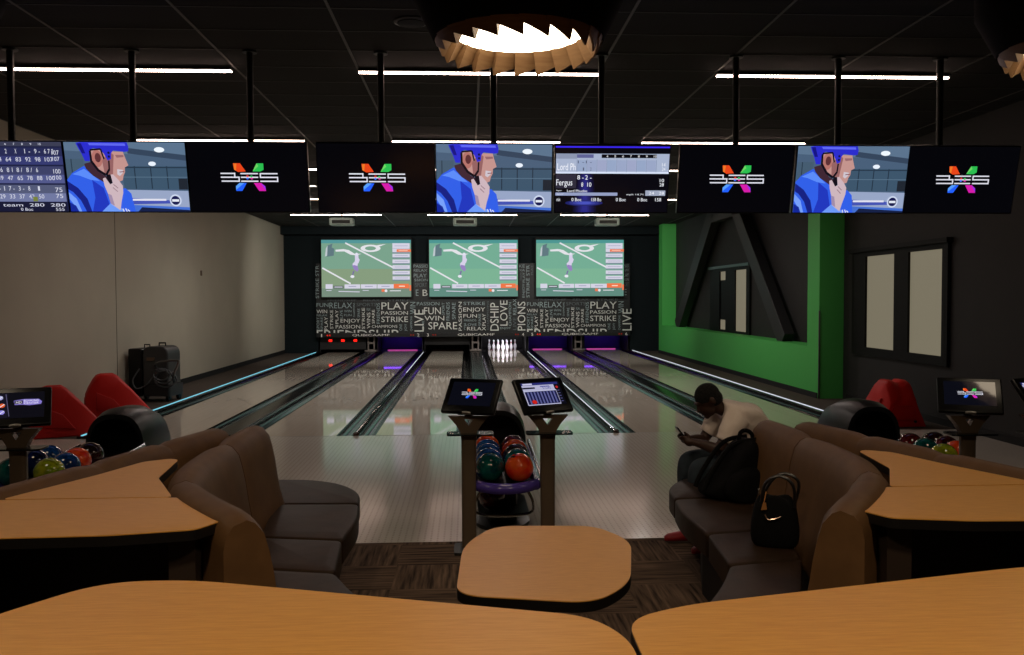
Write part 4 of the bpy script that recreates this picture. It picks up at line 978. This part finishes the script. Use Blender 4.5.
def remesh(o, v):
    md = o.modifiers.new('remesh', 'REMESH'); md.mode = 'VOXEL'; md.voxel_size = v; md.use_smooth_shade = True
    s = o.modifiers.new('smooth', 'SMOOTH'); s.factor = .5; s.iterations = 3
    dg = bpy.context.evaluated_depsgraph_get(); dg.update()
    me = bpy.data.meshes.new_from_object(o.evaluated_get(dg)); o.modifiers.clear(); o.data = me; me.shade_smooth()
PY = 6.28
person = thing('person', 'person in a pale t-shirt and dark trousers bent over a phone on the sofa end', 'person', (2.05, PY, 0))
Q = lambda x, y, z: (x - 2.05, y, z)
body = [(Q(2.13, 0, .62), .12), (Q(2.13, 0, .78), .115), (Q(2.08, 0, .92), .125), (Q(1.97, 0, 1.0), .11), (Q(1.87, 0, 1.035), .05), (Q(1.80, 0, 1.06), .048)]
be = [(0, 1), (1, 2), (2, 3), (3, 4), (4, 5)]
for s in (-1, 1):
    i = len(body)
    body += [(Q(1.96, s * .165, 1.0), .055), (Q(1.85, s * .20, .88), .043), (Q(1.78, s * .205, .765), .037), (Q(1.70, s * .14, .785), .032), (Q(1.635, s * .075, .80), .024)]
    be += [(3, i), (i, i + 1), (i + 1, i + 2), (i + 2, i + 3), (i + 3, i + 4)]
    j = len(body)
    body += [(Q(2.05, s * .10, .61), .095), (Q(1.84, s * .13, .625), .078), (Q(1.63, s * .15, .635), .058), (Q(1.63, s * .155, .40), .05), (Q(1.70 + (.12 if s < 0 else 0), s * .16, .11), .032), (Q(1.61 + (.12 if s < 0 else 0), s * .165, .045), .032), (Q(1.53 + (.12 if s < 0 else 0), s * .17, .035), .026)]
    be += [(0, j), (j, j + 1), (j + 1, j + 2), (j + 2, j + 3), (j + 3, j + 4), (j + 4, j + 5), (j + 5, j + 6)]
b = skin(body, be)
# arms and legs filled out along the bones
for s in (-1, 1):
    tube(b, smoothpath([Q(1.93, s * .17, 1.0), Q(1.85, s * .205, .88), Q(1.775, s * .21, .765)], 5), [.06, .058, .056, .053, .05, .05, .048, .046, .044, .042, .042], 12)
    tube(b, smoothpath([Q(1.78, s * .21, .76), Q(1.70, s * .14, .785), Q(1.62, s * .065, .80)], 5), [.043, .044, .044, .042, .04, .037, .034, .031, .028, .026, .025], 12)
# head, tipped forward and down
HM = Matrix.Rotation(math.radians(-38), 4, 'Y')
hc = Vector(Q(1.752, 0, 1.112))
def hp(x, y, z): return hc + (HM @ Vector((x, y, z)))
blob(b, hc, (.088, .074, .094), HM, 28)                        # skull
blob(b, hp(-.045, 0, -.055), (.058, .056, .07), HM)            # face and jaw
blob(b, hp(-.085, 0, -.105), (.022, .03, .02), HM)             # chin
tube(b, [hp(-.092, 0, -.0), hp(-.112, 0, -.04), hp(-.098, 0, -.05)], [.010, .017, .012], 8)   # nose
blob(b, hp(-.092, 0, .018), (.014, .05, .012), HM)             # brow
tube(b, [hp(-.094, -.022, -.075), hp(-.104, 0, -.073), hp(-.094, .022, -.075)], .008, 8)       # mouth
for s in (-1, 1): blob(b, hp(.005, s * .08, -.02), (.02, .01, .032), HM)                      # ears
tube(b, [hp(.03, 0, -.05), Q(1.83, 0, 1.05), Q(1.90, 0, 1.02)], [.055, .055, .06], 14)
# hands closed round the phone
for s in (-1, 1):
    blob(b, Q(1.60, s * .055, .80), (.042, .02, .034), Matrix.Rotation(math.radians(35), 4, 'Y'))
    for k, ln in enumerate((.9, 1.0, .95, .75)):
        x = 1.575 + .018 * k; z = .835 - .018 * k
        tube(b, [Q(x + .01, s * .058, z - .01), Q(x - .02 * ln, s * .055, z + .004), Q(x - .038 * ln, s * .035, z - .006), Q(x - .04 * ln, s * .012, z - .012)], [.0095, .009, .0085, .007], 8)
    tube(b, [Q(1.615, s * .05, .815), Q(1.60, s * .04, .845), Q(1.585, s * .02, .858)], [.012, .011, .009], 8)
o = obj('body', b, mat('skin_dark', (62, 40, 30), .5), person, 180); remesh(o, .0065)
# shirt
sh = [(Q(2.13, 0, .63), .145), (Q(2.135, 0, .78), .14), (Q(2.085, 0, .93), .148), (Q(1.975, 0, 1.0), .135), (Q(1.855, 0, 1.04), .08)]
se = [(0, 1), (1, 2), (2, 3), (3, 4)]
for s in (-1, 1):
    i = len(sh); sh += [(Q(1.915, s * .17, 1.0), .085), (Q(1.845, s * .205, .90), .074), (Q(1.81, s * .212, .835), .07)]
    se += [(3, i), (i, i + 1), (i + 1, i + 2)]
b = skin(sh, se); blob(b, Q(2.1, 0, .8), (.13, .19, .2));
for s in (-1, 1): tube(b, [Q(1.93, s * .17, .985), Q(1.87, s * .2, .91), Q(1.815, s * .21, .82)], [.085, .076, .07], 14)
blob(b, Q(2.02, 0, .95), (.15, .19, .12), Matrix.Rotation(math.radians(-25), 4, 'Y'))
o = obj('t_shirt', b, noisy('shirt_pale', (244, 228, 218), (236, 218, 206), (1, 1, 1), 8, .85, .3), person, 180); remesh(o, .009)
# trousers
tr = [(Q(2.12, 0, .62), .135)]; te = []
for s in (-1, 1):
    j = len(tr); tr += [(Q(2.04, s * .105, .615), .11), (Q(1.84, s * .135, .63), .094), (Q(1.625, s * .155, .635), .078), (Q(1.635, s * .16, .42), .07), (Q(1.70 + (.12 if s < 0 else 0), s * .165, .14), .055)]
    te += [(0, j), (j, j + 1), (j + 1, j + 2), (j + 2, j + 3), (j + 3, j + 4)]
b = skin(tr, te); o = obj('trousers', b, noisy('denim_dark', (44, 56, 66), (36, 46, 56), (1, 1, 1), 20, .85), person, 180); remesh(o, .009)
# hair
b = B(); blob(b, hp(.008, 0, .018), (.095, .080, .090), HM, 28); blob(b, hp(.03, 0, -.025), (.07, .078, .072), HM)
obj('hair', b, noisy('hair_black', (10, 8, 8), (16, 13, 12), (1, 1, 1), 60, .95, .8), person, 180)
for s in (-1, 1):
    b = B(); rings = []
    for (x, w, h) in ((1.735, .03, .05), (1.71, .042, .085), (1.65, .045, .10), (1.58, .05, .075), (1.50, .052, .06), (1.45, .045, .05), (1.425, .02, .035)):
        rings.append([Q(x + .05 + (.12 if s < 0 else 0), s * .168 + w * math.cos(a), max(.012, .012 + h * .5 + h * .55 * math.sin(a))) for a in [2 * PI * k / 14 for k in range(14)]])
    loft(b, rings); obj('shoe', b, mat('shoe_red', (160, 28, 34), .5), person, 60)
t = thing('mobile_phone', 'black mobile phone held in both hands', 'phone', (1.575, PY, .83)); t.rotation_euler = (0, math.radians(-38), 0)
b = B(); box(b, -.005, .004, -.038, .038, -.03, .09); obj('case', b, M_black, t, 0, bevel=.004)
b = B(); box(b, .004, .0052, -.034, .034, -.024, .084); obj('display', b, mat('phone_glass', (40, 46, 56), .1), t, 0)

# ------------------------------------------------------------------ bags on the right sofa
M_bag = noisy('bag_black_nylon', (7, 6, 7), (4, 4, 4), (1, 1, 1), 14, .85, .4, spec=.15)
t = thing('backpack', 'black backpack slumped on the right sofa beside the seated person', 'backpack', (1.79, 5.66, .53), math.radians(8))
b = B(); rings = []
for (y, k) in ((-.16, .62), (-.13, .86), (-.05, 1), (.06, 1), (.13, .88), (.16, .6)):
    out = [(-.27, 0), (-.27, .05), (-.20, .12), (-.13, .21), (-.06, .31), (.02, .385), (.09, .39), (.14, .33), (.16, .2), (.16, .08), (.14, 0)]
    cx_, cz_ = -.03, .18
    rings.append([(cx_ + (x - cx_) * k, y, max(0, cz_ + (z - cz_) * (k if z > .02 else 1))) for x, z in out])
loft(b, rings); obj('body', b, M_bag, t, 180, sub=2)
b = B(); rings = []
for (y, k) in ((-.235, .6), (-.22, .88), (-.17, 1), (-.12, 1)):
    out = [(-.18, .0), (-.19, .08), (-.13, .19), (.0, .24), (.1, .2), (.12, .05), (.1, 0)]
    rings.append([(-.03 + (x + .03) * k, y, .1 + (z - .1) * k if z > .01 else 0) for x, z in out])
loft(b, rings); obj('front_pocket', b, M_bag, t, 180, sub=1)
b = B(); tube(b, smoothpath([(.0, 0, .36), (.01, 0, .42), (.05, 0, .435), (.09, 0, .41), (.1, 0, .36)], 5), .014, 8); obj('handle', b, M_bag, t)
for s in (-.07, .07):
    b = B(); tube(b, smoothpath([(.1, s + .02, .38), (-.05, s + .06, .34), (-.19, s + .06, .17), (-.26, s + .04, .05)], 5), .016, 6); obj('strap', b, M_bag, t)
b = B(); blob(b, (.02, -.245, .08), (.008, .006, .022)); obj('zip_pull', b, M_chrome, t)
t = thing('handbag', 'black handbag with a small gold charm on the right sofa', 'handbag', (1.63, 4.53, .52), math.radians(-20))
b = B(); rings = []
for z, w, d in ((0, .10, .07), (.02, .125, .085), (.10, .13, .09), (.2, .115, .07), (.26, .09, .04), (.27, .06, .02)):
    rings.append([(w * math.copysign(abs(math.cos(a)) ** .6, math.cos(a)), d * math.copysign(abs(math.sin(a)) ** .7, math.sin(a)), z + .015 * math.sin(3 * a) * (z > .1)) for a in [2 * PI * k / 20 for k in range(20)]])
loft(b, rings); obj('body', b, M_bag, t, 180, sub=1)
for y, dx in ((-.04, 0), (.04, .03)):
    b = B(); tube(b, smoothpath([(-.07, y, .24), (-.05 + dx, y, .34), (.02 + dx, y, .385), (.09 + dx, y, .34), (.1, y, .22)], 5), .0085, 8); obj('handle', b, mat('bag_leather', (18, 15, 14), .35), t)
M_gold = mat('charm_gold', (216, 150, 88), .3, .6)
b = B(); tube(b, [(-.045, -.05, .3), (-.055, -.075, .25)], .003, 6); prism(b, [(-.07, .21), (-.04, .215), (-.045, .25), (-.06, .25)], .085, .093, mtx=Matrix.Rotation(PI / 2, 4, 'X')); obj('charm', b, M_gold, t)
b = B(); tube(b, smoothpath([(-.05, -.098, .19), (-.035, -.1, .165), (0, -.1, .17), (.03, -.1, .185)], 4), .004, 6); obj('chain', b, mat('chain_silver', (200, 170, 150), .25, .9), t)

# ------------------------------------------------------------------ lights
def area(name, loc, size, energy, col, rot=(0, 0, 0), sy=None):
    l = bpy.data.lights.new(name, 'AREA'); l.energy = energy; l.size = size; l.color = col
    if sy: l.shape = 'RECTANGLE'; l.size_y = sy
    o = bpy.data.objects.new(name, l); COL.objects.link(o); o.location = loc; o.rotation_euler = rot; return o
def spot(name, loc, energy, col, ang=110, r=.1, tgt=None, blend=.6):
    l = bpy.data.lights.new(name, 'SPOT'); l.energy = energy; l.color = col; l.spot_size = math.radians(ang); l.spot_blend = blend; l.shadow_soft_size = r
    o = bpy.data.objects.new(name, l); COL.objects.link(o); o.location = loc
    if tgt: o.rotation_euler = (Vector(tgt) - Vector(loc)).to_track_quat('-Z', 'Y').to_euler()
    return o
WARM = (1, .80, .56)
# added unseen spots overhead that brighten the foreground tables
for x in (-1.2, 1.6): spot('table_fill', (x, .4, 4.1), 165, WARM, 120, .2, (x, 1.6, 0))
# added fill lamps brightening lanes and masking panels, hidden behind the hanging screens
dl = None
for y, rn in ((14.6, 'front'), (18.8, 'middle'), (22.9, 'back')):
    for x, sn in ((CX - PITCH, 'left'), (CX, 'middle'), (CX + PITCH, 'right')):
        lab = 'added hidden downlight over the lanes, %s one of the %s row' % (sn, rn)
        if dl is None:
            dl = thing('fill_lamp', lab, 'fill_lamp', (x, y, CH), 0, 'added fill lamps')
            b = B(); lathe(b, [(.11, 0), (.11, -.01), (.085, -.012), (.085, 0)], seg=28); obj('trim_ring', b, M_black, dl)
            b = B(); lathe(b, [(.08, -.004), (.08, -.008), (.0001, -.008), (.0001, -.004)], seg=28); obj('lens', b, emat('fill_lamp_lens', (255, 240, 225), 6, .5), dl)
        else: dup(dl, (x, y, CH), label=lab)
        spot('fill_beam', (x, y, CH - .06), {14.6: 70, 18.8: 165, 22.9: 430}[y], (1, .955, .9), 170 if y < 22 else 125, .07, (x, y, 0) if y < 22 else (x, 29.5, 1.0), 1.0)
w = bpy.data.worlds.new('world'); bpy.context.scene.world = w; w.use_nodes = True
w.node_tree.nodes['Background'].inputs[0].default_value = (.02, .022, .025, 1); w.node_tree.nodes['Background'].inputs[1].default_value = .0

# ------------------------------------------------------------------ camera
cam = bpy.data.cameras.new('camera'); co = bpy.data.objects.new('camera', cam); COL.objects.link(co)
cam.sensor_width = 36; cam.lens = 870 / 1024 * 36; cam.clip_end = 100
R = [[0.9987189, -0.0504812, -0.0034886], [0.0052018, 0.0338454, 0.9994135], [0.0503335, 0.9981514, -0.0340646]]
m = Matrix(((R[0][0], R[1][0], -R[2][0], 0), (R[0][1], R[1][1], -R[2][1], 0), (R[0][2], R[1][2], -R[2][2], 1.85), (0, 0, 0, 1)))
co.matrix_world = m
sc = bpy.context.scene; sc.camera = co
sc.view_settings.view_transform = 'Standard'; sc.view_settings.look = 'None'; sc.view_settings.exposure = 0; sc.view_settings.gamma = 1
sc.view_settings.use_curve_mapping = False
